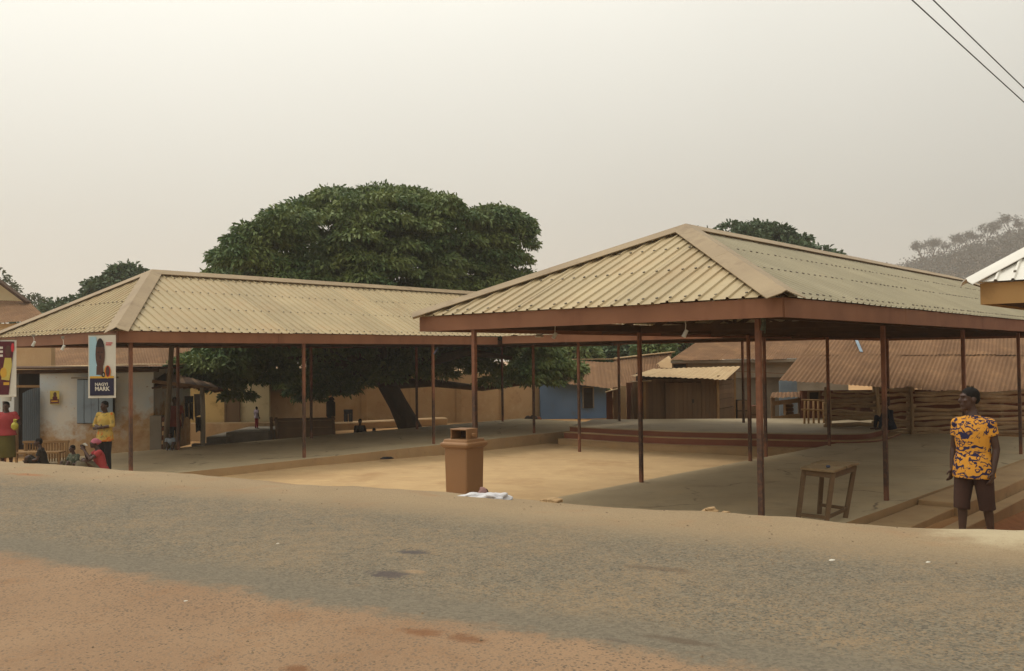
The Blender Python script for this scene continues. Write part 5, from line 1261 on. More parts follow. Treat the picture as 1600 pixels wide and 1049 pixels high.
def sit_seat(h=.42, **k):
    J = dict(head=(0, -.06, h+.72), neck=(0, 0, h+.58), chest=(0, 0, h+.38), pelvis=(0, .02, h+.06), sh=[(-.185, 0, h+.53), (.185, 0, h+.53)], el=[(-.24, -.06, h+.25), (.24, -.06, h+.25)], wr=[(-.14, -.28, h+.16), (.14, -.28, h+.16)],
             hip=[(-.09, -.02, h+.06), (.09, -.02, h+.06)], knee=[(-.11, -.43, h+.05), (.11, -.43, h+.05)], ank=[(-.11, -.44, .08), (.11, -.44, .08)], toe=[(-.12, -.6, .03), (.12, -.6, .03)])
    J.update(k); return J
def cloth(name, a, b, scale=5., layers=()): return M(name, a, b, scale, .9, layers, bscale=80, bump=.2)
def wax_print(name, base, ink, pale, sc_=11., ):
    """printed cotton: curled leaf motifs on a bright ground"""
    q = Nodes(name); v = q.tc.outputs['Object']
    wn = q.new('TexNoise'); wn.inputs['Scale'].default_value = sc_*.6; wn.inputs['Detail'].default_value = 2; q.l.new(v, wn.inputs['Vector'])
    off = q.new('VectorMath'); off.operation = 'SCALE'; q.l.new(wn.outputs['Color'], off.inputs[0]); off.inputs['Scale'].default_value = .17
    ad = q.new('VectorMath'); q.l.new(v, ad.inputs[0]); q.l.new(off.outputs[0], ad.inputs[1])
    def vor(scale, rnd=1., feat='F1'):
        x = q.new('TexVoronoi'); x.feature = feat; x.inputs['Scale'].default_value = scale; x.inputs['Randomness'].default_value = rnd; q.l.new(ad.outputs[0], x.inputs['Vector']); return x.outputs['Distance']
    a = vor(sc_); ring = q.math('MULTIPLY', q.rng(a, .30, .34), q.rng(a, .50, .46))
    blob = q.rng(vor(sc_*1.0), .20, .16)
    wv = q.new('TexWave'); wv.wave_type = 'RINGS'; wv.inputs['Scale'].default_value = sc_*.33; wv.inputs['Distortion'].default_value = 9; wv.inputs['Detail'].default_value = 1.5; wv.inputs['Detail Scale'].default_value = 2.; q.l.new(v, wv.inputs['Vector'])
    curl = q.rng(wv.outputs['Fac'], .64, .7)
    sel = q.rng(q.noise(sc_*.55, 1), .42, .47)
    ink_m = q.math('MAXIMUM', q.math('MULTIPLY', curl, sel), q.math('MAXIMUM', q.math('MULTIPLY', ring, q.rng(q.noise(sc_*.9, 1), .4, .45)), q.math('MULTIPLY', blob, q.rng(q.noise(sc_*.7, 1), .5, .54))))
    pale_m = q.math('MULTIPLY', q.rng(vor(sc_*1.9), .17, .13), q.rng(q.noise(sc_*.8, 1), .54, .58))
    c = q.mix(pale_m, base, pale); c = q.mix(ink_m, c, ink)
    return q.done(c, .85, q.noise(150, 3), .001, .2)
m_wax = wax_print('yellow_wax_print', srgb(204, 142, 48), srgb(36, 33, 66), srgb(176, 164, 148), 13.)
m_brownshort = cloth('brown_shorts_cloth', srgb(70, 48, 40), srgb(58, 40, 34))
# the man beside the road
mz = 11.0; mp = P(1524, 838, mz)
gz = ground_z(mp.x, mz)
Jm = stand(head=(-.03, -.01, 1.625), neck=(-.005, .015, 1.47), chest=(0, 0, 1.26), sh=[(-.165, -.02, 1.365), (.185, .02, 1.37)], el=[(-.225, .0, 1.07), (.235, .05, 1.08)], wr=[(-.225, -.05, .84), (.228, -.02, .83)],
           hip=[(-.092, 0, .89), (.092, 0, .89)], knee=[(-.115, -.06, .48), (.115, .04, .48)], ank=[(-.12, -.06, .08), (.125, .12, .08)], toe=[(-.15, -.21, .03), (.15, -.03, .03)])
man = person('man in yellow and navy patterned shirt and brown shorts looking sideways at the roadside', (mp.x, mz, gz-.01), -.92, Jm, s=1.03, head_s=1.1, voxel=.0075, shirt=m_wax, sleeves=.5, bottom=m_brownshort, bottom_to=.62, head_yaw=-.6, shirt_drop=.135, girth=1.06, detail=True, curl=.7, shoes=m_blackcloth)
MAN_H = 838
# small knit of the other people
m_redtop = cloth('red_blouse', srgb(164, 66, 66), srgb(148, 58, 60)); m_olive = cloth('olive_skirt', srgb(96, 88, 44), srgb(82, 76, 38), 4)
def on(px, py, Z, z=None):
    p = P(px, py, Z); p.z = ground_z(p.x, p.y) if z is None else z; return p
pw_ = on(10, 725, 23.0)
person('woman in red blouse and olive skirt carrying a white pail on her head', pw_, .25, stand(el=[(-.25, .02, 1.13), (.30, .04, 1.16)], wr=[(-.2, -.18, 1.0), (.24, -.2, 1.12)]), s=.96, shirt=m_redtop, sleeves=.6, skirt=m_olive, shirt_drop=.04, girth=1.12, shoes=m_blackcloth)
pq = pw_+Vector((0, -.01, 1.60*.96+.135)); mb = MB(); mb.loft([(pq, V(.11, 0, 0), V(0, .11, 0)), (pq+V(0, 0, .26), V(.14, 0, 0), V(0, .14, 0))], 18)
m_pail = M('white_plastic', srgb(206, 206, 196), srgb(196, 196, 186), 2, .5, bump=.05)
pl_ = thing('pail', 'white plastic pail balanced on the head of the woman in red', 'pail', pq); mb.build('bucket', m_pail, pl_, smooth=False)
mb = MB(); mb.tube([pq+V(.145*math.cos(a), .145*math.sin(a), .255) for a in [2*math.pi*k/24 for k in range(25)]], .008, 6); mb.build('rim', m_pail, pl_)
yb = P(23, 666, 22.7); mb = MB(); mb.ell((0, 0, 0), (.085, .07, .10), n=12, m=8); mb.tube([(0, 0, .09), (.02, 0, .16)], [.03, .045], 8)
o = mb.build('plastic_bag', M('yellow_plastic', srgb(184, 174, 72), srgb(168, 158, 62), 6, .5, bump=.3)); o.location = yb; jitter_mesh(o, .012, 30); tag(o, 'small yellow plastic bag held by the woman in red', 'bag')
m_darktee = cloth('dark_tee', srgb(52, 46, 40), srgb(44, 38, 34)); m_camo = cloth('mottled_green_cloth', srgb(92, 96, 78), srgb(60, 66, 56), 16, [(srgb(130, 128, 108), 14, .55, .62, .8, None)])
m_khaki = cloth('khaki_cloth', srgb(104, 96, 78), srgb(90, 82, 66)); m_pinkwrap = cloth('pink_scarf', srgb(176, 104, 116), srgb(158, 90, 104))
person('boy in dark clothes sitting upright before the slatted bench', on(66, 722, 22.3), -1.25, sit_ground(el=[(-.2, -.1, .35), (.22, -.1, .35)]), s=.86, shirt=m_darktee, sleeves=.6, bottom=m_darktee, bottom_to=.6)
person('child in mottled green cloth sitting beside the woman with pink scarf', on(117, 724, 21.6), -.5, sit_ground(), s=.72, shirt=m_camo, sleeves=.7, bottom=m_khaki, bottom_to=.7)
pr_ = on(156, 724, 21.4)
person('woman in red top and pink headscarf sitting on the ground drinking from a cup', pr_, -1.05, sit_ground(el=[(-.24, -.26, .42), (.24, -.24, .44)], wr=[(-.10, -.34, .68), (.06, -.36, .66)], head=(0, -.12, .80)), s=.92, shirt=m_redtop, sleeves=.5, skirt=m_khaki, wrap=m_pinkwrap, hair=False, head_tilt=-.15, girth=1.08)
cpos = pr_+Matrix.Rotation(-1.05, 3, 'Z') @ (V(-.02, -.30, .76)*.92); mb = MB(); mb.loft([(cpos, V(.035, 0, 0), V(0, .035, 0)), (cpos+V(-.06, -.03, .05), V(.04, 0, .02), V(0, .045, 0))], 12)
single(mb, 'cup', m_pail, 'pale cup raised to the mouth of the seated woman', 'cup')
m_flower = M('orange_flowered_cloth', srgb(196, 164, 76), srgb(176, 150, 84), 5, .9, [(srgb(206, 100, 36), 7, .54, .58, .9, None), (srgb(120, 112, 70), 11, .56, .62, .7, None)], bump=.2)
person('man in yellow and orange flowered shirt standing with folded arms under the banner', on(164, 730, 22.2), -.35, stand(el=[(-.27, -.04, 1.15), (.27, -.04, 1.15)], wr=[(.04, -.2, 1.12), (-.05, -.18, 1.09)], hand=[(1, -.1, 0), (-1, -.1, 0)]), s=1.0, shirt=m_flower, sleeves=1.2, bottom=m_blackcloth, bottom_to=.97, shirt_drop=.11, girth=1.02, thumb=[(0, 0, 1), (0, 0, 1)], shoes=m_blackcloth)
m_darkred = cloth('dark_red_shirt', srgb(120, 58, 48), srgb(104, 50, 42))
person('man in dark red shirt standing behind the far shed post', on(273, 702, 27.9, -.1), .2, stand(), s=.94, shirt=m_darkred, sleeves=.7, bottom=m_blackcloth, bottom_to=.97, shirt_drop=.1)
m_paleblu = cloth('pale_blue_shirt', srgb(156, 166, 176), srgb(140, 150, 160))
person('small child in pale blue shirt sitting by the dark red shirted man', on(266, 704, 27.5, -.02), .3, sit_ground(), s=.56, shirt=m_paleblu, sleeves=.6, bottom=m_khaki, bottom_to=.7)
m_lilac = cloth('lilac_shirt', srgb(176, 160, 172), srgb(160, 144, 158)); m_redtr = cloth('red_trousers', srgb(150, 48, 58), srgb(134, 42, 52))
pz_ = P(401, 673, 34.0)
person('toddler in lilac shirt and red trousers standing on the porch platform', Vector((pz_.x, 34.0, P(400, 673, 33).z)), 2.5, stand(head=(0, -.02, 1.56)), s=.47, voxel=.014, shirt=m_lilac, sleeves=.8, bottom=m_redtr, bottom_to=.95, group=None)
for px, py, Z, s_, mt, lb in ((562, 668, 36.0, .9, m_darktee, 'woman in dark clothes sitting low by the hanging slate trousers'), (586, 676, 35.6, .78, m_darkred, 'child with bare shoulders sitting between the woman and the tree trunk'), (605, 684, 35.6, .72, m_darktee, 'small child whose head shows just before the leaning tree trunk')):
    hz = P(px, {562: 657, 586: 671, 605: 675}[px], Z); zz = hz.z-.86*s_
    p_ = Vector((hz.x, Z, zz)); person(lb, p_, rng.uniform(-.6, .6), sit_ground(), s=s_, voxel=.014, shirt=mt, sleeves=.6, bottom=m_blackcloth, bottom_to=.8)
m_navycloth = cloth('navy_cloth', srgb(36, 42, 58), srgb(30, 36, 50))
sp_ = P(1389, 662, 28.9); person('person in dark navy clothes sitting hunched on the stage corner', Vector((sp_.x, 28.9, .25)), -1.3, sit_ground(head=(0, -.12, .78)), s=.92, shirt=m_navycloth, sleeves=1.3, bottom=m_navycloth, bottom_to=.95)

# ------------------------------------------------------------------ street things
# brown wheeled bin with hooded lid
m_bin = M('brown_bin_plastic', srgb(146, 108, 72), srgb(134, 98, 66), 1.5, .5, [(srgb(160, 116, 74), 3, .58, .78, .35, None)], bscale=60, bump=.1, spec=.4)
bp = on(726, 775, 14.7); bn = thing('litter_bin', 'brown plastic wheeled bin with hooded flap lid', 'bin', bp, rz=R(-34))
bn.scale = (1.0, 1.0, 1.0)
Hh = (P(726, 693, 14.7).z-bp.z)
def taper(mb, z0, w0, d0, z1, w1, d1): mb.loft([((0, 0, z0), (w0/2, 0, 0), (0, d0/2, 0)), ((0, 0, z1), (w1/2, 0, 0), (0, d1/2, 0))], 4)
def rr_ring(w_, d_, r_, z, n=4):
    pts = []
    for (sx0, sy0, a0) in ((1, 1, 0), (-1, 1, 90), (-1, -1, 180), (1, -1, 270)):
        for k in range(n+1):
            a = R(a0+90*k/n); pts.append(Vector((sx0*(w_/2-r_)+r_*math.cos(a), sy0*(d_/2-r_)+r_*math.sin(a), z)))
    return pts
def rr_loft(mb, specs):
    n = 20; vs = []
    for sp in specs: vs += rr_ring(*sp)
    fs = [(i*n+j, i*n+(j+1) % n, (i+1)*n+(j+1) % n, (i+1)*n+j) for i in range(len(specs)-1) for j in range(n)]
    fs += [tuple(range(n-1, -1, -1)), tuple((len(specs)-1)*n+j for j in range(n))]; mb.add(vs, fs)
mb = MB(); rr_loft(mb, [(.40, .43, .03, .02), (.41, .44, .03, .05), (.44, .47, .03, Hh-.06), (.45, .48, .03, Hh-.05), (.45, .48, .03, Hh)]); mb.build('bin_body', m_bin, bn, world=False, smooth=False)
mb = MB(); rr_loft(mb, [(.475, .505, .04, Hh-.06), (.53, .56, .04, Hh-.035), (.545, .575, .04, Hh), (.53, .56, .04, Hh+.02), (.475, .505, .04, Hh+.035), (.46, .49, .04, Hh+.07), (.44, .47, .04, Hh+.075)]); lid = mb.build('lid', m_bin, bn, world=False)
mb = MB()
# hood: hollow box open towards the road
w2, d2, h2, zb2 = .30, .28, .15, Hh+.075
for c_, d_ in (((-w2/2, 0, zb2+h2/2), (.02, d2, h2)), ((w2/2, 0, zb2+h2/2), (.02, d2, h2)), ((0, 0, zb2+h2), (w2+.02, d2+.02, .02)), ((0, d2/2, zb2+h2/2), (w2, .02, h2))): mb.box(c_, d_)
mb.build('hood', m_bin, lid, world=False, bevel=.004)
mb = MB(); mb.box((0, d2/2-.03, zb2+h2/2), (w2-.03, .01, h2-.02)); mb.build('flap', M('dark_brown_flap', srgb(70, 46, 34), srgb(62, 40, 30), 3, .6), lid, world=False)
for sx0 in (-1, 1):
    mb = MB(); mb.tube([(sx0*.17, .255, .09), (sx0*.215, .255, .09)], .09, 16); mb.build('wheel', m_blackcloth, bn, world=False)
    mb = MB(); mb.box((sx0*.19, -.01, Hh+.14), (.04, .07, .05)); mb.build('hinge', m_bin, lid, world=False, bevel=.01)
mb = MB(); mb.tube([(-.2, .33, Hh-.02), (.2, .33, Hh-.02)], .016, 8); mb.box((-.2, .3, Hh-.02), (.03, .08, .03)); mb.box((.2, .3, Hh-.02), (.03, .08, .03)); mb.build('handle', m_bin, bn, world=False)
# torn white plastic bags beside the bin
m_plast = M('white_film', srgb(206, 204, 204), srgb(186, 184, 188), 4, .4, [(srgb(150, 130, 124), 6, .6, .75, .5, None)], bscale=30, bump=.4, bdist=.01)
def crumple(name, label, loc, dims, rz, seed, mat, cat='bag', amp=.3, grp=None):
    bm = bmesh.new(); bmesh.ops.create_icosphere(bm, subdivisions=4, radius=1.); 
    for v in bm.verts:
        q = v.co.copy(); n_ = mnoise.noise(q*1.3+Vector((seed, 0, 0))); n2 = mnoise.noise(q*3.1+Vector((seed, 5, 0)))
        q *= 1+amp*n_+amp*.5*abs(n2); v.co = Vector((q.x*dims[0], q.y*dims[1], max(-.25, q.z)*dims[2]+.2*dims[2]))
    me = bpy.data.meshes.new(name); bm.to_mesh(me); bm.free(); me.materials.append(mat)
    for p in me.polygons: p.use_smooth = True
    o = bpy.data.objects.new(name, me); col.objects.link(o); o.location = loc; o.rotation_euler = (0, 0, rz); return tag(o, label, cat, grp)
a_ = on(744, 777, 11.2); crumple('plastic_bag', 'long white torn plastic sack lying against the brown bin', a_+V(0, 0, -.01), (.22, .10, .05), .25, 1.3, m_plast, amp=.5)
a_ = on(772, 779, 11.1); crumple('plastic_bag', 'grey white crumpled plastic bag just right of the torn sack', a_, (.17, .10, .055), -.3, 4.7, m_plast, amp=.6)
a_ = on(754, 772, 11.3); crumple('paper_scrap', 'pinkish paper scrap tucked behind the white plastic sack', a_+V(0, 0, .04), (.05, .04, .06), .5, 8.1, M('pink_scrap', srgb(150, 116, 110), srgb(136, 104, 98), 5, .8), cat='litter')
a_ = on(604, 717, Zd(604, 717, -.19), -.19); crumple('dark_rag', 'small dark rag lying on the pale sand court', a_, (.17, .1, .05), .2, 2.2, m_blackcloth, cat='rag')
a_ = on(1588, 832, 10.4); crumple('dark_rag', 'black plastic rag on the red earth by the man', a_+V(0, 0, .02), (.2, .12, .05), .1, 5.2, m_blackcloth, cat='rag')
for px, py, d_, lb in ((866, 783, .10, 'lump of pale rubble at the corner of the shed floor'), (852, 784, .06, 'small rubble lump left beside the larger pale lump'), (1110, 806, .08, 'flat rubble piece on the road edge between the shed posts'), (1133, 808, .05, 'small rubble chip next to the flat rubble piece')):
    a_ = on(px, py, 11.0 if px < 900 else 10.2); crumple('rubble', lb, a_, (d_, d_*.7, d_*.45), .3, px*.1, m_edge, cat='rubble', amp=.5, grp='rubble along the road edge')
for px, py, d_, lb in ((290, 938, .012, 'tiny white paper scrap on the orange dirt'), (434, 851, .012, 'white speck of litter on the grey asphalt strip'), (1300, 876, .025, 'scrap of white paper on the dusty road shoulder'), (1450, 879, .018, 'tiny pale litter scrap toward the standing man')):
    Zq = Zd(px, py); a_ = on(px, py, Zq); crumple('paper_scrap', lb, a_, (d_*1.0, d_*.7, d_*.3), .4, px*.3, m_white, cat='litter', grp='litter scraps on the road')

# wooden table on the shed floor
def table():
    q0 = P(1294, 745, 14.6); t = thing('wooden_table', 'rough wooden table with splayed legs on the shed floor', 'table', (q0.x, 14.6, 0.), rz=0)
    zt = .84
    corners = [P(1250, 729, 14.35), P(1303, 745, 13.9), P(1342, 739, 14.9), P(1284, 725, 15.35)]
    c = [Vector((p.x, p.y, zt)) for p in corners]
    ax = (c[1]-c[0]); ay = (c[3]-c[0])
    nb = 4
    for i in range(nb):
        a, b = i/nb+.006, (i+1)/nb-.006
        p = [c[0].lerp(c[3], a), c[1].lerp(c[2], a), c[1].lerp(c[2], b), c[0].lerp(c[3], b)]
        p = [v+ax.normalized()*rng.uniform(-.015, .015) for v in p]
        mb = MB(); mb.prism([(v.x, v.y) for v in p], zt-.035+rng.uniform(-.003, .003), zt+rng.uniform(-.004, .006)); mb.build('top_board', m_tb, t)
    cen = (c[0]+c[1]+c[2]+c[3])/4
    ins = [cen.lerp(v, .86) for v in c]
    for i in range(4):
        a, b = ins[i], ins[(i+1) % 4]; mb = MB(); mb.bar(a+V(0, 0, -.085), b+V(0, 0, -.085), .03, .085); mb.build('apron', m_tb2, t)
    feet_px = [(1246, 814, 14.2), (1290, 818, 13.9), (1321, 820, 14.7), (1280, 803, 15.1)]
    feet = []
    for v, (px, py, Z) in zip(ins, feet_px):
        f_ = P(px, py, Z); f_ = Vector((f_.x, f_.y, .0)); feet.append(f_); mb = MB(); mb.bar(v+V(0, 0, -.04), f_, .062, .055, up=Vector((0, 1, .0))); mb.build('leg', m_tb2, t)
    lo = [f_.lerp(v, .17) for f_, v in zip(feet, ins)]
    m1, m2 = lo[0].lerp(lo[1], .5), lo[3].lerp(lo[2], .5)
    for a, b in ((lo[0], lo[1]), (lo[3], lo[2]), (lo[1], lo[2])): mb = MB(); mb.bar(a, b, .03, .05); mb.build('stretcher', m_tb2, t)
m_tb = M('worn_table_board', srgb(146, 124, 92), srgb(124, 102, 74), 3, .85, [(srgb(168, 148, 116), 6, .52, .74, .6, (1, .3, 1)), (srgb(92, 74, 54), 7, .6, .76, .5, None)], bscale=40, bump=.5, perobj=.1)
m_tb2 = M('table_leg_wood', srgb(112, 90, 66), srgb(94, 74, 54), 3, .85, [(srgb(140, 116, 86), 6, .56, .76, .5, None)], bscale=40, bump=.4)
table()
o = MB().ell((0, 0, .02), (.035, .03, .022)).build('bottle_cap', m_bluecloth); q_ = P(1294, 738, 14.2); o.location = (q_.x, q_.y, .846); tag(o, 'small dark blue cap lying on the wooden table', 'cap')

# banners hung from the far shed's eave
def letters(parent, body, text, origin, xd, x0, z0, h, mat, lift, width=None, weight=.0):
    cu = bpy.data.curves.new('lettering', 'FONT'); cu.body = text; cu.size = 1.; cu.extrude = .002; cu.offset = weight; cu.resolution_u = 2
    o = bpy.data.objects.new(body, cu); col.objects.link(o); bpy.context.view_layer.update()
    me = bpy.data.meshes.new_from_object(o.evaluated_get(bpy.context.evaluated_depsgraph_get())); bpy.data.objects.remove(o); bpy.data.curves.remove(cu)
    co = np.empty(len(me.vertices)*3, dtype=np.float32); me.vertices.foreach_get('co', co); co = co.reshape(-1, 3)
    mn, mx_ = co.min(0), co.max(0); k = h/(mx_[1]-mn[1]); kx = (width/(mx_[0]-mn[0])) if width else k
    n_ = Vector((xd.y, -xd.x, 0)); off = root_of(parent).location
    for v in me.vertices:
        a, b, c_ = v.co; q = origin+xd*(x0+(a-mn[0])*kx)+UP*(z0+(b-mn[1])*k)+n_*(lift+(.001 if c_ > 0 else 0)); v.co = q-off
    me.materials.append(mat); q = bpy.data.objects.new(body, me); col.objects.link(q); q.parent = parent; return q
def banner_base(label, o, xd, w_, h_, tilt=0.):
    t = thing('banner', label, 'banner', o+xd*w_/2)
    n_ = Vector((xd.y, -xd.x, 0)); mb = MB(); nx, nz = 8, 12; vs = []
    for i in range(nz+1):
        for j in range(nx+1):
            x_ = w_*j/nx; z_ = h_*i/nz; vs.append(o+xd*x_+UP*z_+n_*(-.014-.004*math.sin(x_*9)))
    k = len(vs); vs2 = [v-n_*.006 for v in vs]; n = nx+1
    fs = [(i*n+j, i*n+j+1, (i+1)*n+j+1, (i+1)*n+j) for i in range(nz) for j in range(nx)]
    rim = [(j, k+j, k+j+1, j+1) for j in range(nx)]+[(nz*n+j, nz*n+j+1, k+nz*n+j+1, k+nz*n+j) for j in range(nx)]+[(i*n, (i+1)*n, k+(i+1)*n, k+i*n) for i in range(nz)]+[(i*n+nx, k+i*n+nx, k+(i+1)*n+nx, (i+1)*n+nx) for i in range(nz)]
    mb.add(vs+vs2, fs+[tuple(k+q for q in f[::-1]) for f in fs]+rim); mb.build('sheet', m_white, t)
    mb = MB(); mb.tube([o+UP*h_-n_*.02, o+xd*w_+UP*h_-n_*.02], .014, 8); mb.build('rod', m_wood, t)
    mb = MB(); mb.tube([o-n_*.02, o+xd*w_-n_*.02], .016, 8); mb.build('rod', m_white, t)
    for x_ in (.05, w_-.05):
        mb = MB(); mb.tube([o+xd*x_+UP*h_-n_*.02, o+xd*x_+UP*(h_+.12)+DU*.10], .004, 5); mb.build('cord', m_beam, t)
    return t
bo, be_ = P(137.5, 621.5, 20.6), P(180.5, 523, 20.6); xd = V(1, 0, 0); bw_, bh_ = be_.x-bo.x, be_.z-bo.z
bn1 = banner_base('white campaign banner with dark portrait and navy lower panel hung from the shed eave', bo, xd, bw_, bh_)
W = lambda f: f*bw_
Hf = lambda f: f*bh_
flat_print(bn1, 'print_panel', bo, xd, [(W(.05), Hf(.32)), (W(.45), Hf(.32)), (W(.30), Hf(.97)), (W(.05), Hf(.97))], m_skyblue, .003)
flat_print(bn1, 'print_panel', bo, xd, rect(W(.07), Hf(.03), W(.94), Hf(.305)), m_navy, .003)
flat_print(bn1, 'print_band', bo, xd, rect(W(.07), Hf(.305), W(.94), Hf(.34)), m_gold, .0035)
flat_print(bn1, 'portrait', bo, xd, [(W(.30), Hf(.36)), (W(.56), Hf(.36)), (W(.55), Hf(.5)), (W(.31), Hf(.5))], m_pskin, .004)
pf_ = flat_print(bn1, 'portrait', bo, xd, oval(W(.445), Hf(.69), W(.17), Hf(.245), 24), m_pskin, .006)
m_phair = M('printed_dark', srgb(44, 34, 34), srgb(40, 30, 30), 6, .55, bump=.05)
flat_print(bn1, 'portrait_hair', bo, xd, [(W(.445+.17*math.cos(R(a))), Hf(.70+.245*math.sin(R(a)))) for a in range(25, 156, 10)], m_phair, .008)
for a in (.38, .51): flat_print(bn1, 'portrait_eye', bo, xd, oval(W(a), Hf(.72), W(.035), Hf(.010), 10), m_phair, .008)
flat_print(bn1, 'portrait_mouth', bo, xd, oval(W(.445), Hf(.575), W(.06), Hf(.010), 10), m_maroon, .008)
flat_print(bn1, 'portrait_nose', bo, xd, oval(W(.445), Hf(.64), W(.022), Hf(.03), 10), m_phair, .007)
flat_print(bn1, 'emblem_ring', bo, xd, oval(W(.71), Hf(.405), W(.125), Hf(.105), 20), m_gold, .005)
flat_print(bn1, 'emblem_ring', bo, xd, oval(W(.725), Hf(.415), W(.095), Hf(.09), 20), m_redp, .0065)
flat_print(bn1, 'portrait_small', bo, xd, oval(W(.72), Hf(.415), W(.07), Hf(.08), 20), m_pskin, .008)
flat_print(bn1, 'emblem_disc', bo, xd, oval(W(.56), Hf(.365), W(.07), Hf(.045), 16), m_phair, .0065)
letters(bn1, 'lettering', '6', bo, xd, W(.545), Hf(.345), Hf(.04), m_white, .0085)
letters(bn1, 'lettering', 'NAGYI', bo, xd, W(.26), Hf(.185), Hf(.05), m_white, .006, W(.46), .03)
letters(bn1, 'lettering', 'MARK', bo, xd, W(.26), Hf(.105), Hf(.068), m_white, .006, W(.54), .03)
for i, wd in enumerate((.24, .2)): flat_print(bn1, 'print_line', bo, xd, rect(W(.65), Hf(.86-.03*i), W(.65+wd), Hf(.875-.03*i)), m_redp, .004)
# second banner, slanting, at the edge
b2, e2 = P(-26, 620, 20.8), P(25, 531, 20.8); w2_, h2_ = e2.x-b2.x, e2.z-b2.z
bn2 = banner_base('dark campaign banner with a yellow clad portrait hung beside the navy banner', b2, xd, w2_, h2_)
flat_print(bn2, 'print_panel', b2, xd, [(w2_*.02, h2_*.98), (w2_*.95, h2_*.97), (w2_*.78, h2_*.03), (w2_*.50, h2_*.03), (w2_*.02, h2_*.55)], m_maroon, .003)
flat_print(bn2, 'portrait', b2, xd, oval(w2_*.76, h2_*.80, w2_*.09, h2_*.10), m_pskin, .006)
flat_print(bn2, 'portrait', b2, xd, [(w2_*.55, h2_*.3), (w2_*.8, h2_*.28), (w2_*.88, h2_*.55), (w2_*.86, h2_*.68), (w2_*.66, h2_*.68)], m_yelp, .005)
flat_print(bn2, 'portrait_small', b2, xd, oval(w2_*.62, h2_*.42, w2_*.10, h2_*.09), m_gold, .007)
flat_print(bn2, 'emblem_disc', b2, xd, oval(w2_*.90, h2_*.86, w2_*.05, h2_*.08), m_redp, .006)
for i in range(3): flat_print(bn2, 'print_line', b2, xd, rect(w2_*.30, h2_*(.84-.07*i), w2_*.60, h2_*(.88-.07*i)), m_white, .005)
flat_print(bn2, 'print_line', b2, xd, rect(w2_*.62, h2_*.20, w2_*.80, h2_*.25), m_gold, .006)

# small things hanging from the eaves
def hang(label, pts, r_, mat, name, cat, extra=None):
    mb = MB(); mb.tube(pts, r_, 6)
    if extra: extra(mb)
    return single(mb, name, mat, label, cat)
fz = lambda px, py, Z: P(px, py, Z)
def bulb(px, py0, py1, Z, lb):
    a, b = fz(px, py0, Z), fz(px+1, py1, Z); t = thing('hanging_lamp', lb, 'lamp', b, group='lamps hanging from the shed eaves')
    mb = MB(); mb.tube([a, a.lerp(b, .5)+V(.01, 0, 0), b], .006, 5); mb.build('wire', m_white, t)
    mb = MB(); mb.tube([b+V(.02, 0, .0), b+V(-.03, 0, -.10)], [.028, .034], 10); mb.build('bulb', m_pail, t)
    mb = MB(); mb.box(a+V(0, 0, .02), (.05, .05, .06)); mb.build('holder', m_grey, t)
e_near = S(-.42, 1.8, 0)
bulb(1070, 499, 516, 13.5, 'white bulb dangling on a wire from the near shed fascia')
bulb(866, 502, 520, 15.9, 'dull lamp on a thin wire along the near shed fascia')
bulb(52, 526, 534, 20.9, 'small pale lamp fixed under the far shed eave near the dark banner')
bulb(98, 529, 540, 20.5, 'pale lamp hanging between the two campaign banners')
c_ = P(843, 527, 16.0); o = crumple('tied_rag', 'whitish rag caught on the near shed fascia', c_, (.07, .05, .03), 0, 3.3, m_white, cat='rag', grp=None)
a_ = P(1191, 505, 12.72); mb = MB(); mb.tube([a_+V(0, 0, .08), a_+V(.015, 0, 0), a_+V(.0, 0, -.1)], [.03, .022, .03], 7, jit=.25); mb.tube([a_+V(.03, 0, .08), a_+V(.045, 0, -.02), a_+V(.03, 0, -.14)], [.012, .008, .012], 6); single(mb, 'tied_rag', m_camo, 'greenish rag knotted round the top of the corner post', 'rag')
a_ = P(684, 545, 27.0); mb = MB(); mb.tube([a_, a_+V(-.12, 0, -.16)], [.014, .022], 7); single(mb, 'tied_rag', m_bluecloth, 'pale blue rag tied to the far shed post', 'rag')

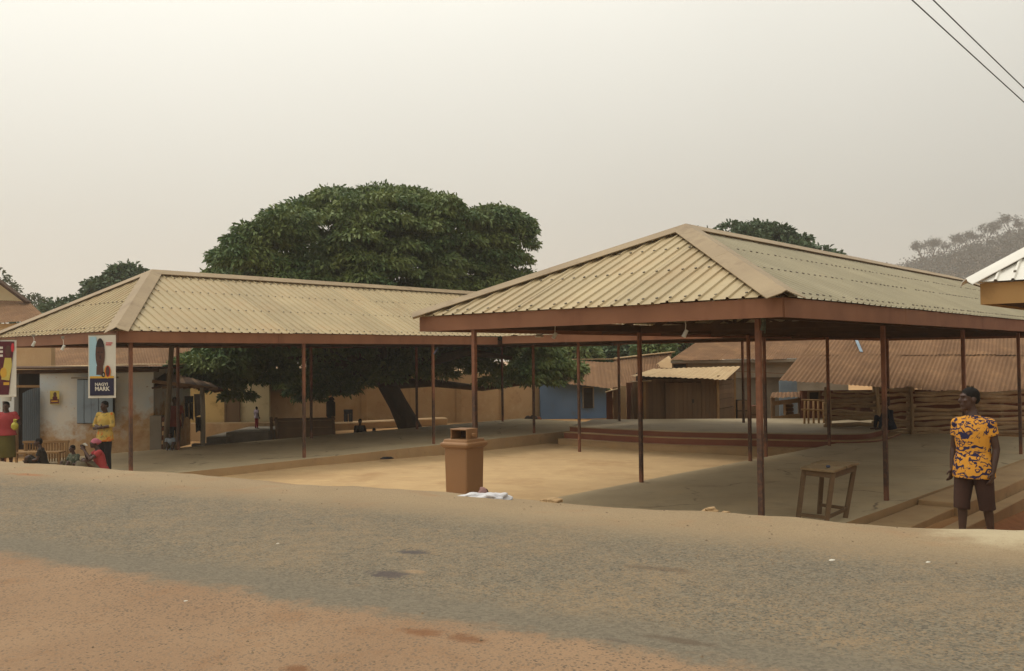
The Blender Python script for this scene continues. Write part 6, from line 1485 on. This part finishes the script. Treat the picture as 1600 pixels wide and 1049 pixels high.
# power lines
m_wire = M('cable_black', srgb(70, 66, 64), srgb(64, 60, 58), 2, .6, bump=0)
for (p0, p1, lb) in ((P(1425, 0, 12), P(1600, 160, 15.5), 'lower overhead cable crossing the hazy sky'), (P(1458, 0, 12.3), P(1600, 138, 15.3), 'upper overhead cable crossing the hazy sky')):
    d = (p1-p0); pts = []
    for k in range(-40, 81):
        q = k/10.; w_ = p0+d*q; w_.z += .012*(q*(q-1)); pts.append(w_)
    single(MB().tube(pts, .0085, 6), 'power_line', m_wire, lb, 'power line', 'overhead cables', smooth=True)

# loose stones and chippings on the verges: nobody could count them
mb = MB(); r2 = random.Random(5)
for i in range(1500):
    near = r2.random() < .4
    d = r2.uniform(2.2, 4.9) if near else r2.triangular(6.6, 9.6, 8.6); r = r2.uniform(-17, 9) if not near else r2.uniform(-5, 4)
    p = ND*d+RD*r; z = ground_z(p.x, p.y); sz = (.004+.012*r2.random()**3) if near else (.005+.014*r2.random()**5); a = r2.uniform(0, 6.3)
    vs = [Vector((math.cos(a+k*1.57)*sz*r2.uniform(.7, 1.2), math.sin(a+k*1.57)*sz*r2.uniform(.6, 1.1), r2.uniform(-.2, .2)*sz)) for k in range(4)]
    b0 = Vector((p.x, p.y, z+sz*.1)); mb.add([b0+v for v in vs]+[b0+Vector((0, 0, sz*r2.uniform(.5, .9)))], [(0, 1, 4), (1, 2, 4), (2, 3, 4), (3, 0, 4)])
o = mb.build('loose_stones', M('loose_stone', srgb(146, 126, 100), srgb(110, 96, 80), 40, .95, [(srgb(168, 146, 116), 25, .55, .65, .8, None)], bscale=80, bump=.3), weld=False); tag(o, 'small loose stones scattered over the verges of the road', 'gravel', kind='stuff')
# the haze box, closed round everything, ground included; sky outside
top_z = max((o.matrix_world @ Vector(c)).z for o in bpy.data.objects if o.type == 'MESH' for c in o.bound_box) if False else 92.
mb = MB(); mb.box((0, 160, (top_z-2.2)/2), (1700, 1700, top_z+2.2))
hm = bpy.data.materials.new('dusty_air'); hm.use_nodes = True; ht = hm.node_tree; ht.nodes.remove(ht.nodes['Principled BSDF'])
pv = ht.nodes.new('ShaderNodeVolumePrincipled'); pv.inputs['Color'].default_value = (.96, .94, .90, 1); pv.inputs['Density'].default_value = HAZE_D; pv.inputs['Anisotropy'].default_value = .3
ht.links.new(pv.outputs[0], ht.nodes['Material Output'].inputs['Volume'])
hz_ = mb.build('haze', hm); hz_['kind'] = 'stuff'; hz_['label'] = 'pale dusty air lying over the whole place'
